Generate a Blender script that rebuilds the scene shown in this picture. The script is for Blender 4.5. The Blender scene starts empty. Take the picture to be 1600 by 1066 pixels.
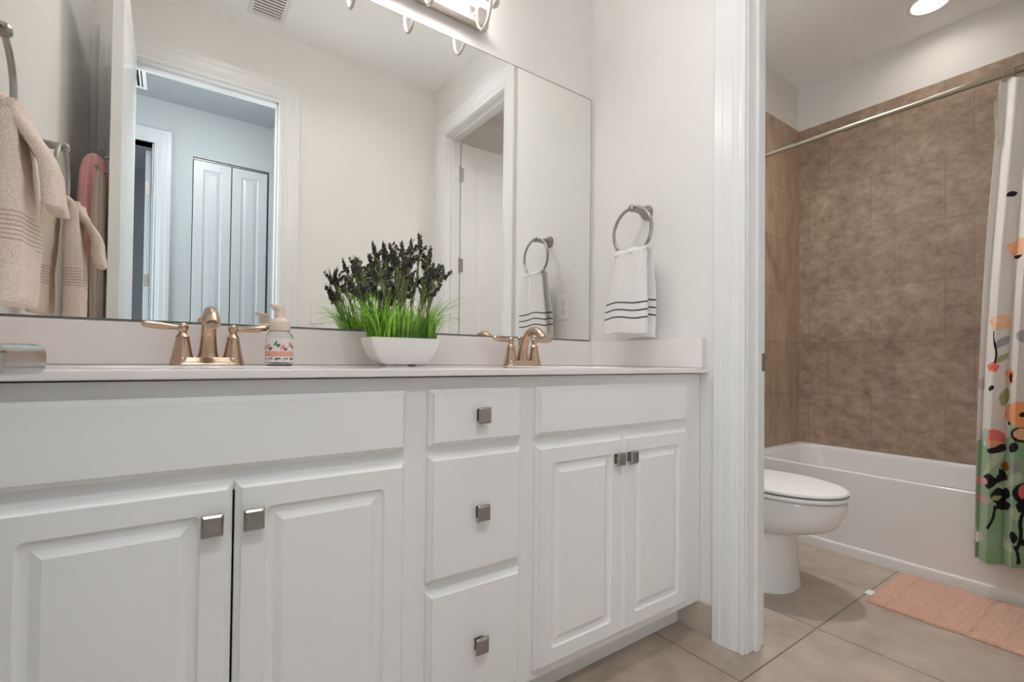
import bpy, bmesh, math, random
import numpy as np
from mathutils import Vector, Matrix, noise

random.seed(7)
SC = bpy.context.scene
COL = SC.collection
PI = math.pi

# ------------------------------------------------------------------ camera
cam_data = bpy.data.cameras.new('camera')
cam = bpy.data.objects.new('camera', cam_data)
COL.objects.link(cam)
cam_data.sensor_width = 36.0
cam_data.sensor_fit = 'HORIZONTAL'
cam_data.lens = 36.0 * 749.2 / 1600.0
cam_data.shift_y = 19.34 / 1600.0
cam_data.clip_start = 0.02
cam_data.clip_end = 60
yaw, pitch, roll = 0.6173, 0.0137, 0.0106
fw = Vector((math.sin(yaw) * math.cos(pitch), math.cos(yaw) * math.cos(pitch), math.sin(pitch)))
rt = Vector((math.cos(yaw), -math.sin(yaw), 0))
up = rt.cross(fw)
r2 = rt * math.cos(roll) + up * math.sin(roll)
u2 = -rt * math.sin(roll) + up * math.cos(roll)
M = Matrix((r2, u2, -fw)).transposed().to_4x4()
M.translation = Vector((-1.4572, -1.4729, 0.9002))
cam.matrix_world = M
SC.camera = cam

# ------------------------------------------------------------------ view, world, light
SC.view_settings.view_transform = 'Standard'
SC.view_settings.look = 'None'
SC.view_settings.gamma = 1.0
SC.view_settings.use_curve_mapping = False
SC.view_settings.exposure = 0.07
cy = SC.cycles
cy.use_denoising = True
cy.max_bounces = 14
cy.diffuse_bounces = 8
cy.glossy_bounces = 8
cy.transmission_bounces = 10
cy.transparent_max_bounces = 12
cy.caustics_reflective = True
cy.caustics_refractive = True
cy.blur_glossy = 0.5
cy.sample_clamp_indirect = 8.0

world = bpy.data.worlds.new('world')
SC.world = world
world.use_nodes = True
world.node_tree.nodes['Background'].inputs[0].default_value = (0.75, 0.85, 1.0, 1)
world.node_tree.nodes['Background'].inputs[1].default_value = 6.0

LAMP_GLASS = 20.0       # glass tubes of the vanity light
DOWNLIGHT = 34.0       # recessed light over the tub
FILL_VANITY = 112.0      # added fill cans in the vanity ceiling, out of view
FILL_TOILET = 500.0      # added fill can over the toilet, out of view
HALL_WINDOW = 6.5       # daylight in the hall window
HALL_FILL = 84.0        # added unseen hall lamp, fills the cabinet fronts


# ------------------------------------------------------------------ materials


def mat(name, color, rough=0.5, metal=0.0, noise_amt=0.0, noise_scale=8.0, bump=0.0, bump_scale=200.0, coat=0.0,
        trans=0.0, ior=1.45, sheen=0.0, emit=None, emit_strength=0.0, spec=0.5, attr=None, sss=0.0, detail=4.0):
    m = bpy.data.materials.new(name)
    m.use_nodes = True
    nt = m.node_tree
    b = nt.nodes['Principled BSDF']
    b.inputs['Base Color'].default_value = (*color, 1)
    b.inputs['Roughness'].default_value = rough
    b.inputs['Metallic'].default_value = metal
    b.inputs['IOR'].default_value = ior
    b.inputs['Specular IOR Level'].default_value = spec
    b.inputs['Transmission Weight'].default_value = trans
    b.inputs['Coat Weight'].default_value = coat
    b.inputs['Coat Roughness'].default_value = 0.05
    b.inputs['Sheen Weight'].default_value = sheen
    b.inputs['Subsurface Weight'].default_value = sss
    if emit:
        b.inputs['Emission Color'].default_value = (*emit, 1)
        b.inputs['Emission Strength'].default_value = emit_strength
    tc = nt.nodes.new('ShaderNodeTexCoord')
    src = None
    if attr:
        a = nt.nodes.new('ShaderNodeAttribute')
        a.attribute_name = attr
        src = a.outputs['Color']
        nt.links.new(src, b.inputs['Base Color'])
    if noise_amt > 0:
        n = nt.nodes.new('ShaderNodeTexNoise')
        n.inputs['Scale'].default_value = noise_scale
        n.inputs['Detail'].default_value = detail
        nt.links.new(tc.outputs['Object'], n.inputs['Vector'])
        mr = nt.nodes.new('ShaderNodeMapRange')
        mr.inputs['From Min'].default_value = 0.3
        mr.inputs['From Max'].default_value = 0.7
        mr.inputs['To Min'].default_value = 1 - noise_amt
        mr.inputs['To Max'].default_value = 1 + noise_amt
        nt.links.new(n.outputs['Fac'], mr.inputs['Value'])
        mx = nt.nodes.new('ShaderNodeVectorMath')
        mx.operation = 'SCALE'
        if src:
            nt.links.new(src, mx.inputs[0])
        else:
            mx.inputs[0].default_value = color
        nt.links.new(mr.outputs['Result'], mx.inputs['Scale'])
        nt.links.new(mx.outputs['Vector'], b.inputs['Base Color'])
    if bump > 0:
        n2 = nt.nodes.new('ShaderNodeTexNoise')
        n2.inputs['Scale'].default_value = bump_scale
        n2.inputs['Detail'].default_value = 3
        nt.links.new(tc.outputs['Object'], n2.inputs['Vector'])
        bp = nt.nodes.new('ShaderNodeBump')
        bp.inputs['Strength'].default_value = bump
        bp.inputs['Distance'].default_value = 0.004
        nt.links.new(n2.outputs['Fac'], bp.inputs['Height'])
        nt.links.new(bp.outputs['Normal'], b.inputs['Normal'])
    return m


def tile_mat(name, horiz, c1, c2, cdark, grout, w, h, off_h, off_v, offset, mortar, rough, scales, vstretch=1.0, hstretch=1.0, tint=0.10, bump=0.25):
    """Stone tiles: a brick grid in (horiz, vertical) object space plus layered noise."""
    m = bpy.data.materials.new(name)
    m.use_nodes = True
    nt = m.node_tree
    N, Lk = nt.nodes.new, nt.links.new
    b = nt.nodes['Principled BSDF']
    tc = N('ShaderNodeTexCoord')
    sp = N('ShaderNodeSeparateXYZ')
    Lk(tc.outputs['Object'], sp.inputs[0])
    cb = N('ShaderNodeCombineXYZ')
    ha, va = {'x': ('X', 'Z'), 'y': ('Y', 'Z'), 'floor': ('X', 'Y')}[horiz]
    for ax, off, slot in ((ha, off_h, 'X'), (va, off_v, 'Y')):
        ad = N('ShaderNodeMath')
        ad.operation = 'ADD'
        ad.inputs[1].default_value = off
        Lk(sp.outputs[ax], ad.inputs[0])
        Lk(ad.outputs[0], cb.inputs[slot])
    br = N('ShaderNodeTexBrick')
    br.offset = offset
    br.offset_frequency = 2
    br.squash = 1.0
    br.inputs['Scale'].default_value = 1.0
    br.inputs['Brick Width'].default_value = w
    br.inputs['Row Height'].default_value = h
    br.inputs['Mortar Size'].default_value = mortar
    br.inputs['Mortar Smooth'].default_value = 0.2
    br.inputs['Color1'].default_value = (1 - tint, 1 - tint, 1 - tint, 1)
    br.inputs['Color2'].default_value = (1 + tint, 1 + tint, 1 + tint, 1)
    br.inputs['Mortar'].default_value = (1, 1, 1, 1)
    Lk(cb.outputs[0], br.inputs['Vector'])
    mp = N('ShaderNodeMapping')
    Lk(tc.outputs['Object'], mp.inputs['Vector'])
    mp.inputs['Scale'].default_value = (1, 1 / hstretch, 1 / vstretch)
    if hstretch > 1:
        mp.inputs['Rotation'].default_value = (0.35, 0, 0)
    n1 = N('ShaderNodeTexNoise')
    n1.inputs['Scale'].default_value = scales[0]
    n1.inputs['Detail'].default_value = 12
    n1.inputs['Roughness'].default_value = 0.76
    n1.inputs['Distortion'].default_value = 0.15
    Lk(mp.outputs[0], n1.inputs['Vector'])
    r1 = N('ShaderNodeValToRGB')
    r1.color_ramp.elements[0].position = 0.30
    r1.color_ramp.elements[0].color = (*cdark, 1)
    r1.color_ramp.elements[1].position = 0.68
    r1.color_ramp.elements[1].color = (*c2, 1)
    e = r1.color_ramp.elements.new(0.48)
    e.color = (*c1, 1)
    Lk(n1.outputs['Fac'], r1.inputs[0])
    n2 = N('ShaderNodeTexNoise')
    n2.inputs['Scale'].default_value = scales[1]
    n2.inputs['Detail'].default_value = 6
    Lk(mp.outputs[0], n2.inputs['Vector'])
    mr = N('ShaderNodeMapRange')
    mr.inputs['From Min'].default_value = 0.3
    mr.inputs['From Max'].default_value = 0.7
    mr.inputs['To Min'].default_value = 0.86
    mr.inputs['To Max'].default_value = 1.12
    Lk(n2.outputs['Fac'], mr.inputs['Value'])
    m1 = N('ShaderNodeVectorMath')
    m1.operation = 'SCALE'
    Lk(r1.outputs['Color'], m1.inputs[0])
    Lk(mr.outputs['Result'], m1.inputs['Scale'])
    m2 = N('ShaderNodeVectorMath')
    m2.operation = 'MULTIPLY'
    Lk(m1.outputs['Vector'], m2.inputs[0])
    Lk(br.outputs['Color'], m2.inputs[1])
    mix = N('ShaderNodeMix')
    mix.data_type = 'RGBA'
    Lk(br.outputs['Fac'], mix.inputs['Factor'])
    Lk(m2.outputs['Vector'], mix.inputs[6])
    mix.inputs[7].default_value = (*grout, 1)
    Lk(mix.outputs[2], b.inputs['Base Color'])
    b.inputs['Roughness'].default_value = rough
    inv = N('ShaderNodeMath')
    inv.operation = 'MULTIPLY_ADD'
    inv.inputs[1].default_value = -1.0
    Lk(br.outputs['Fac'], inv.inputs[0])
    Lk(n1.outputs['Fac'], inv.inputs[2])
    bp = N('ShaderNodeBump')
    bp.inputs['Strength'].default_value = bump
    bp.inputs['Distance'].default_value = 0.003
    Lk(inv.outputs[0], bp.inputs['Height'])
    Lk(bp.outputs['Normal'], b.inputs['Normal'])
    return m


WALL = mat('wall_paint', (0.80, 0.785, 0.765), 0.65, noise_amt=0.012, noise_scale=3, bump=0.06, bump_scale=120, spec=0.3)
CEIL = mat('ceiling_paint', (0.93, 0.93, 0.925), 0.8, noise_amt=0.012, noise_scale=3, bump=0.08, bump_scale=90, spec=0.2)
HALLW = mat('hall_wall_dimmed', (0.31, 0.325, 0.33), 0.65, noise_amt=0.012, noise_scale=3, bump=0.06, bump_scale=120, spec=0.3)  # darkened to dim the hall under the added lamp, real paint is paler
TRIM = mat('trim_paint', (0.80, 0.80, 0.795), 0.28, noise_amt=0.01, noise_scale=5)
HALLD = mat('hall_door_dimmed', (0.345, 0.36, 0.365), 0.35, noise_amt=0.01, noise_scale=5)  # hall doors and trim darkened too, against the added lamp
DOORP = mat('door_paint', (0.79, 0.79, 0.785), 0.3, noise_amt=0.01, noise_scale=5)
CAB = mat('cabinet_foil', (0.855, 0.85, 0.845), 0.32, noise_amt=0.012, noise_scale=4)
COUNTER = mat('cultured_marble', (0.83, 0.785, 0.77), 0.10, noise_amt=0.02, noise_scale=6, coat=0.6)
NICKEL = mat('brushed_nickel', (0.36, 0.335, 0.305), 0.30, 1.0, noise_amt=0.06, noise_scale=90)
FIXT = mat('satin_nickel_light', (0.62, 0.57, 0.53), 0.34, 1.0, noise_amt=0.04, noise_scale=60)
PEWTER = mat('pewter_knob', (0.37, 0.345, 0.32), 0.30, 1.0, noise_amt=0.08, noise_scale=150)
BRONZE = mat('champagne_bronze', (0.53, 0.395, 0.29), 0.22, 1.0, noise_amt=0.05, noise_scale=80)
CHROME = mat('satin_chrome', (0.47, 0.44, 0.42), 0.18, 1.0, noise_amt=0.03, noise_scale=60)
MIRROR = mat('mirror_silver', (0.90, 0.905, 0.885), 0.0, 1.0)
MEDGE = mat('mirror_edge', (0.16, 0.17, 0.15), 0.25, noise_amt=0.05)
PORC = mat('porcelain', (0.80, 0.785, 0.765), 0.12, noise_amt=0.01, coat=0.5)
TUBM = mat('tub_enamel', (0.79, 0.775, 0.76), 0.16, noise_amt=0.01, coat=0.3)
DARK = mat('gap_shade', (0.02, 0.02, 0.02), 0.8, noise_amt=0.1)  # near-black colour painted as the shade inside openings
PLASTIC = mat('white_plastic', (0.82, 0.81, 0.79), 0.35, noise_amt=0.01)
CREAM = mat('cream_plastic', (0.78, 0.66, 0.56), 0.4, noise_amt=0.02)
GLASS = mat('clear_glass', (0.98, 0.985, 0.985), 0.02, trans=1.0, ior=1.3)
ACRYL = mat('clear_acrylic', (0.96, 0.97, 0.96), 0.05, trans=0.9, ior=1.35)
LABELM = mat('bottle_print', (1, 1, 1), 0.4, attr='print', noise_amt=0.02)
LAMPG = mat('lamp_glass', (0.95, 0.92, 0.88), 0.3, emit=(1.0, 0.96, 0.915), emit_strength=LAMP_GLASS)
DOWNG = mat('downlight_lens', (0.95, 0.93, 0.9), 0.4, emit=(1.0, 0.93, 0.86), emit_strength=DOWNLIGHT)
FILLV = mat('fill_lens_vanity', (0.95, 0.93, 0.9), 0.4, emit=(1.0, 0.998, 0.995), emit_strength=FILL_VANITY)  # glow of the added vanity fill cans
FILLT = mat('fill_lens_toilet', (0.95, 0.93, 0.9), 0.4, emit=(1.0, 0.993, 0.99), emit_strength=FILL_TOILET)  # glow of the added fill can over the toilet
HFILL = mat('hall_fill_glass', (0.95, 0.95, 0.95), 0.4, emit=(0.93, 0.97, 1.0), emit_strength=HALL_FILL)  # glow of the added hall fill lamp
SKYP = mat('daylit_pane', (0.9, 0.95, 1.0), 0.2, emit=(0.82, 0.92, 1.0), emit_strength=HALL_WINDOW)
POTM = mat('glazed_pot', (0.82, 0.805, 0.79), 0.12, noise_amt=0.015, coat=0.4)
SOIL = mat('potting_moss', (0.05, 0.07, 0.025), 0.9, noise_amt=0.5, noise_scale=120, bump=0.6)
GRASS = mat('plastic_grass', (0.25, 0.52, 0.05), 0.38, noise_amt=0.55, noise_scale=14)
STEM = mat('sage_stem', (0.20, 0.25, 0.08), 0.55, noise_amt=0.35, noise_scale=40)
LEAFM = mat('sage_leaf', (0.19, 0.24, 0.09), 0.5, noise_amt=0.4, noise_scale=50)
BLOSS = mat('dark_blossom', (0.05, 0.038, 0.048), 0.6, noise_amt=0.5, noise_scale=90)
TERRYW = mat('white_terry', (1, 1, 1), 0.95, attr='print', noise_amt=0.05, noise_scale=260, bump=0.7, bump_scale=480, sheen=0.3, spec=0.1)
TERRYP = mat('peach_terry', (1, 1, 1), 0.95, attr='print', noise_amt=0.12, noise_scale=300, bump=1.0, bump_scale=420, sheen=0.3, spec=0.1)
PINKC = mat('pink_cotton', (0.92, 0.50, 0.50), 0.9, noise_amt=0.06, noise_scale=60, bump=0.3, bump_scale=300, sheen=0.3, spec=0.1)
TAUPE = mat('taupe_cotton', (0.50, 0.42, 0.36), 0.9, noise_amt=0.06, noise_scale=60, bump=0.4, bump_scale=300, sheen=0.2, spec=0.1)
ROD = mat('aged_brass_nickel', (0.33, 0.30, 0.23), 0.28, 1.0, noise_amt=0.04, noise_scale=60)
RUGM = mat('peach_chenille', (0.62, 0.37, 0.275), 0.95, noise_amt=0.14, noise_scale=160, bump=0.6, bump_scale=420, sheen=0.3, spec=0.1)
CURT = mat('printed_curtain', (1, 1, 1), 0.85, attr='print', noise_amt=0.03, noise_scale=200, bump=0.15, bump_scale=700, spec=0.15)
FLOORT = tile_mat('floor_tile', 'floor', (0.415, 0.34, 0.275), (0.465, 0.385, 0.315), (0.365, 0.295, 0.235), (0.17, 0.13, 0.10),
                  0.478, 0.478, -0.344, 0.740, 0.0, 0.0028, 0.32, (2.6, 11), tint=0.03, bump=0.08)
BASET = mat('baseboard_tile', (0.52, 0.44, 0.37), 0.35, noise_amt=0.06, noise_scale=7)
STONE = dict(c1=(0.335, 0.245, 0.175), c2=(0.47, 0.36, 0.275), cdark=(0.19, 0.135, 0.09), grout=(0.215, 0.156, 0.112), w=0.332, h=0.3227,
             mortar=0.0016, rough=0.42, tint=0.055)
STONEY = tile_mat('stone_tile_long', 'y', off_h=0.184, off_v=-0.706 + 0.3227, offset=0.657, scales=(16.0, 4.5), hstretch=1.25, **STONE)
STONE.update(c1=(0.45, 0.325, 0.225), c2=(0.58, 0.43, 0.31), cdark=(0.27, 0.185, 0.12), grout=(0.27, 0.19, 0.135))
STONEX = tile_mat('stone_tile_end', 'x', off_h=-1.583, off_v=-0.706 + 0.3227, offset=0.657, scales=(18.0, 5.0), vstretch=3.5, **STONE)

# sheer liner: mix of translucent and transparent
LINER = bpy.data.materials.new('sheer_liner')
LINER.use_nodes = True
_nt = LINER.node_tree
_nt.nodes.remove(_nt.nodes['Principled BSDF'])
_d = _nt.nodes.new('ShaderNodeBsdfDiffuse')
_d.inputs[0].default_value = (0.85, 0.84, 0.82, 1)
_t = _nt.nodes.new('ShaderNodeBsdfTransparent')
_mx = _nt.nodes.new('ShaderNodeMixShader')
_n = _nt.nodes.new('ShaderNodeTexNoise')
_n.inputs['Scale'].default_value = 30
_mr = _nt.nodes.new('ShaderNodeMapRange')
_mr.inputs['To Min'].default_value = 0.50
_mr.inputs['To Max'].default_value = 0.62
_nt.links.new(_n.outputs['Fac'], _mr.inputs['Value'])
_nt.links.new(_mr.outputs['Result'], _mx.inputs[0])
_nt.links.new(_d.outputs[0], _mx.inputs[1])
_nt.links.new(_t.outputs[0], _mx.inputs[2])
_nt.links.new(_mx.outputs[0], _nt.nodes['Material Output'].inputs[0])

# ------------------------------------------------------------------ helpers


def tag(o, label=None, cat=None, group=None, kind=None):
    if label:
        o['label'] = label
    if cat:
        o['category'] = cat
    if group:
        o['group'] = group
    if kind:
        o['kind'] = kind
    return o


def thing(name, label, cat, loc=(0, 0, 0), rz=0.0, group=None, kind=None):
    o = bpy.data.objects.new(name, None)
    COL.objects.link(o)
    o.empty_display_size = 0.05
    o.location = loc
    o.rotation_euler = (0, 0, rz)
    return tag(o, label, cat, group, kind)


def obj(name, bm, m, parent=None, angle=28, loc=None):
    bmesh.ops.recalc_face_normals(bm, faces=bm.faces[:])
    me = bpy.data.meshes.new(name)
    bm.to_mesh(me)
    bm.free()
    for mm in (m if isinstance(m, (list, tuple)) else [m]):
        me.materials.append(mm)
    me.polygons.foreach_set('use_smooth', [True] * len(me.polygons))
    me.set_sharp_from_angle(angle=math.radians(angle))
    o = bpy.data.objects.new(name, me)
    COL.objects.link(o)
    if parent:
        o.parent = parent
    if loc:
        o.location = loc
    if len(me.polygons) < 4000 and angle < 100:
        w = o.modifiers.new('weighted_normals', 'WEIGHTED_NORMAL')
        w.keep_sharp = True
    return o


def box(bm, x0, x1, y0, y1, z0, z1, bev=0.0, seg=2):
    r = bmesh.ops.create_cube(bm, size=1)
    for v in r['verts']:
        v.co = Vector(((x0 + x1) / 2 + v.co.x * (x1 - x0), (y0 + y1) / 2 + v.co.y * (y1 - y0), (z0 + z1) / 2 + v.co.z * (z1 - z0)))
    if bev > 0:
        ed = list({e for v in r['verts'] for e in v.link_edges})
        bmesh.ops.bevel(bm, geom=ed, offset=bev, segments=seg, profile=0.5, affect='EDGES')
    return bm


def boxes(*bs, bev=0.0):
    bm = bmesh.new()
    for b in bs:
        box(bm, *b, bev=bev)
    return bm


def loft(bm, rings, cap0=True, cap1=True, closed=True):
    vs = [[bm.verts.new(p) for p in r] for r in rings]
    n = len(vs[0])
    for a, b in zip(vs[:-1], vs[1:]):
        for i in range(n if closed else n - 1):
            j = (i + 1) % n
            try:
                bm.faces.new((a[i], a[j], b[j], b[i]))
            except ValueError:
                pass
    if cap0:
        bm.faces.new(vs[0][::-1])
    if cap1:
        bm.faces.new(vs[-1])
    return vs


def lathe(bm, prof, seg=32, c=(0, 0, 0), axis='z', cap0=True, cap1=True):
    rings = []
    for r, z in prof:
        ring = []
        for i in range(seg):
            a = 2 * PI * i / seg
            x, y = max(r, 1e-5) * math.cos(a), max(r, 1e-5) * math.sin(a)
            p = {'z': (x, y, z), 'x': (z, x, y), 'y': (x, z, y), '-y': (x, -z, y), '-x': (-z, x, y)}[axis]
            ring.append(Vector(p) + Vector(c))
        rings.append(ring)
    loft(bm, rings, cap0, cap1)
    return bm


def tube(bm, pts, rad, seg=12, flat=1.0, cap=True):
    pts = [Vector(p) for p in pts]
    rads = rad if isinstance(rad, (list, tuple)) else [rad] * len(pts)
    rings = []
    nrm = None
    for i, p in enumerate(pts):
        t = (pts[min(i + 1, len(pts) - 1)] - pts[max(i - 1, 0)]).normalized()
        if nrm is None:
            a = Vector((0, 0, 1)) if abs(t.z) < 0.9 else Vector((1, 0, 0))
            nrm = (a - t * a.dot(t)).normalized()
        else:
            nrm = (nrm - t * nrm.dot(t)).normalized()
        b = t.cross(nrm)
        rings.append([p + (nrm * math.cos(2 * PI * k / seg) * flat + b * math.sin(2 * PI * k / seg)) * rads[i] for k in range(seg)])
    loft(bm, rings, cap, cap)
    return bm


def torus(bm, c, R, r, normal='x', seg=64, sub=12):
    rings = []
    for i in range(seg):
        a = 2 * PI * i / seg
        ring = []
        for k in range(sub):
            b = 2 * PI * k / sub
            rr, h = R + r * math.cos(b), r * math.sin(b)
            u, v = rr * math.cos(a), rr * math.sin(a)
            p = {'x': (h, u, v), 'y': (u, h, v), 'z': (u, v, h)}[normal]
            ring.append(Vector(p) + Vector(c))
        rings.append(ring)
    rings.append(rings[0])
    vs = [[bm.verts.new(p) for p in r_] for r_ in rings[:-1]]
    for i in range(seg):
        a, b = vs[i], vs[(i + 1) % seg]
        for k in range(sub):
            bm.faces.new((a[k], a[(k + 1) % sub], b[(k + 1) % sub], b[k]))
    return bm


def rrect(hx, hy, r, n=6, cx=0.0, cy_=0.0):
    r = max(min(r, hx * 0.999, hy * 0.999), 1e-5)
    pts = []
    for (sx, sy, a0) in ((1, 1, 0), (-1, 1, PI / 2), (-1, -1, PI), (1, -1, 1.5 * PI)):
        for k in range(n):
            a = a0 + (PI / 2) * k / (n - 1)
            pts.append((cx + sx * (hx - r) + r * math.cos(a), cy_ + sy * (hy - r) + r * math.sin(a)))
    return pts


def panel(w, h, loops, x0=0.0, z0=0.0, y0=0.0, sgn=-1, n=6, bm=None):
    """Panel of width w (x) and height h (z) whose relief rises toward sgn*y; loops = (inset, depth, corner radius[, extra bottom inset])."""
    bm = bm or bmesh.new()
    rings = []
    for lp in loops:
        ins, dep, r = lp[:3]
        rings.append([(x0 + w / 2 + px, y0 + sgn * dep, z0 + h / 2 + pz) for px, pz in rrect(w / 2 - ins, h / 2 - ins, r, n)])
    loft(bm, rings)
    return bm


def paint(o, fn, name='print'):
    me = o.data
    n = len(me.vertices)
    co = np.empty(n * 3, np.float32)
    me.vertices.foreach_get('co', co)
    col = fn(co.reshape(-1, 3)).astype(np.float32)
    at = me.attributes.new(name, 'FLOAT_COLOR', 'POINT')
    buf = np.ones((n, 4), np.float32)
    buf[:, :3] = col
    at.data.foreach_set('color', buf.ravel())


def casing(bm, a, b, top, face, prof, plane, sgn):
    """Mitred door casing round an opening from a to b up to top. prof = [(outward offset, thickness)]. plane 'x': wall at x=face."""
    def P(u, z, t):
        return (face + sgn * t, u, z) if plane == 'x' else (u, face + sgn * t, z)
    lo, hi = min(a, b), max(a, b)
    stations = []
    for st in range(4):
        ring = []
        for d, t in prof:
            u, z = ((lo - d, 0.0), (lo - d, top + d), (hi + d, top + d), (hi + d, 0.0))[st]
            ring.append(P(u, z, t))
        stations.append(ring)
    loft(bm, stations)
    return bm


CAS = [(0.006, 0.0), (0.006, 0.010), (0.010, 0.013), (0.016, 0.013), (0.019, 0.010), (0.026, 0.0095), (0.030, 0.0125), (0.040, 0.014),
       (0.046, 0.0165), (0.076, 0.0175), (0.080, 0.0195), (0.104, 0.0195), (0.108, 0.017), (0.108, 0.0)]

# ------------------------------------------------------------------ the setting
XL, YF, H = -1.79, -1.532, 2.741
XE, HB = 1.881, 2.706


def struct(name, bm, m, label, cat, **k):
    return tag(obj(name, bm, m, **k), label, cat, kind='structure')


struct('floor', boxes((-3.7, 2.0, -4.6, 0.1, -0.06, 0.0)), FLOORT, 'beige square floor tiles with dark grout lines', 'floor')
struct('wall_back', boxes((XL - 0.1, XE + 0.1, 0.0, 0.1, 0.0, 2.80)), WALL, 'off-white painted wall behind the vanity and mirror', 'wall')
struct('wall_left', boxes((XL - 0.1, XL, YF, 0.0, 0.0, 2.80)), WALL, 'off-white wall at the left end of the vanity carrying a towel ring', 'wall')
struct('wall_right', boxes((0.0, 0.101, -0.678, 0.0, 0, 2.80), (0.0, 0.101, YF, -1.374, 0, 2.80), (0.0, 0.101, -1.374, -0.678, 2.376, 2.80)), WALL,
       'off-white wall between vanity and tub room, with the doorway', 'wall')
struct('wall_front', boxes((XL - 0.1, -1.661, YF - 0.12, YF, 0, 2.80), (-0.971, XE + 0.1, YF - 0.12, YF, 0, 2.80), (-1.661, -0.971, YF - 0.12, YF, 2.376, 2.80)),
       WALL, 'off-white wall facing the mirror, with the entry doorway', 'wall')
struct('wall_tub_side', boxes((XE, XE + 0.1, YF, 0.0, 0, 2.80)), WALL, 'white wall along the back of the bathtub above the stone tiles', 'wall')
FILL_CANS_VANITY = ((-1.25, -0.88), (-0.50, -0.88))  # unseen cans added to brighten the floor and cabinets
CANS_TUB = ((1.607, -0.735), (0.68, -0.42))  # first is the tub light, second an added unseen fill can


def ceiling_slab(x0, x1, y0, y1, z, holes, r=0.076):
    """Ceiling slab with round holes for the recessed lights."""
    bm = bmesh.new()
    edges = []
    v = [bm.verts.new(p) for p in ((x0, y0, z), (x1, y0, z), (x1, y1, z), (x0, y1, z))]
    edges += [bm.edges.new((v[i], v[(i + 1) % 4])) for i in range(4)]
    t = [bm.verts.new(p) for p in ((x0, y0, z + 0.12), (x1, y0, z + 0.12), (x1, y1, z + 0.12), (x0, y1, z + 0.12))]
    bm.faces.new(t)
    for i in range(4):
        bm.faces.new((v[i], v[(i + 1) % 4], t[(i + 1) % 4], t[i]))
    for hx, hy in holes:
        h = [bm.verts.new((hx + r * math.cos(2 * PI * k / 40), hy + r * math.sin(2 * PI * k / 40), z)) for k in range(40)]
        edges += [bm.edges.new((h[k], h[(k + 1) % 40])) for k in range(40)]
    bmesh.ops.triangle_fill(bm, use_beauty=True, use_dissolve=False, edges=edges)
    return bm


struct('ceiling', ceiling_slab(XL, 0.101, YF, 0.0, H, FILL_CANS_VANITY), CEIL, 'white ceiling over the vanity', 'ceiling')
struct('ceiling_tub_room', ceiling_slab(0.101, XE, YF, 0.0, HB, CANS_TUB), CEIL, 'greyish white ceiling over the tub and toilet', 'ceiling')
struct('trim_tile_long', boxes((1.869, XE, YF, -0.011, 0.36, 2.413)), STONEY, 'brown stone tile surround along the back of the bathtub', 'tile wall')
struct('trim_tile_end', boxes((1.12, 1.881, -0.011, 0.0, 0.36, 2.413)), STONEX, 'brown stone tile surround at the far end of the bathtub', 'tile wall')
struct('trim_tile_foot', boxes((1.12, 1.881, YF, YF + 0.011, 0.36, 2.413)), STONEX, 'brown stone tile surround at the near end of the bathtub', 'tile wall')
# hall
YH = -2.80
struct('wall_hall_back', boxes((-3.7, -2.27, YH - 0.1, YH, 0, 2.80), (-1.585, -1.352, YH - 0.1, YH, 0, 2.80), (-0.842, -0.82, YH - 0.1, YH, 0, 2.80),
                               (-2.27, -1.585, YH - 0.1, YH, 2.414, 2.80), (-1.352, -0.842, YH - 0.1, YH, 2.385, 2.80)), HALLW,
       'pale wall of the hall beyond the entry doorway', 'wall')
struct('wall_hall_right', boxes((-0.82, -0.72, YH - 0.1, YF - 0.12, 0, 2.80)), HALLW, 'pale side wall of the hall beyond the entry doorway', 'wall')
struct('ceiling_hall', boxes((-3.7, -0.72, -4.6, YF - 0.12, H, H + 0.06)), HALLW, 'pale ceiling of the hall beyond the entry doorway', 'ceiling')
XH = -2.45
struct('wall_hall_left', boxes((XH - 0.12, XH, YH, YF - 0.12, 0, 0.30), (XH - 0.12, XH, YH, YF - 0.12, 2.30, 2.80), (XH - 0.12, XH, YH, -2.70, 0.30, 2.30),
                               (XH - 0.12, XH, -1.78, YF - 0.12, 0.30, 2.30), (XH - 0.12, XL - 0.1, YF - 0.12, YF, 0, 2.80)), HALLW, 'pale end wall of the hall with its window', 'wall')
w1 = thing('window_1', 'tall daylit window at the end of the hall', 'window', (XH - 0.06, -2.24, 1.30), kind='structure')
obj('window_frame', boxes((-0.03, 0.03, -0.46, -0.42, -1.0, 1.0), (-0.03, 0.03, 0.42, 0.46, -1.0, 1.0), (-0.03, 0.03, -0.42, 0.42, -1.0, -0.955), (-0.03, 0.03, -0.42, 0.42, 0.955, 1.0),
                          (-0.025, 0.025, -0.42, 0.42, -0.02, 0.02), bev=0.002), TRIM, w1)
obj('pane', boxes((-0.012, -0.008, -0.43, 0.43, -0.97, 0.97)), SKYP, w1)
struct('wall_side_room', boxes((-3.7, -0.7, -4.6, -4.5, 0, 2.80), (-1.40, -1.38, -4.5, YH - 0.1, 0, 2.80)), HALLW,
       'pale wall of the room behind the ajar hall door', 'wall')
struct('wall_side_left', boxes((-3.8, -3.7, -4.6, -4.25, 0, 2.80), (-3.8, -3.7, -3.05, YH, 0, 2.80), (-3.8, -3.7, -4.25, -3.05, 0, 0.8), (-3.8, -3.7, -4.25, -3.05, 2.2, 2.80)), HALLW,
       'pale wall, opened for the added window, of the room behind the ajar hall door', 'wall')
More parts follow.
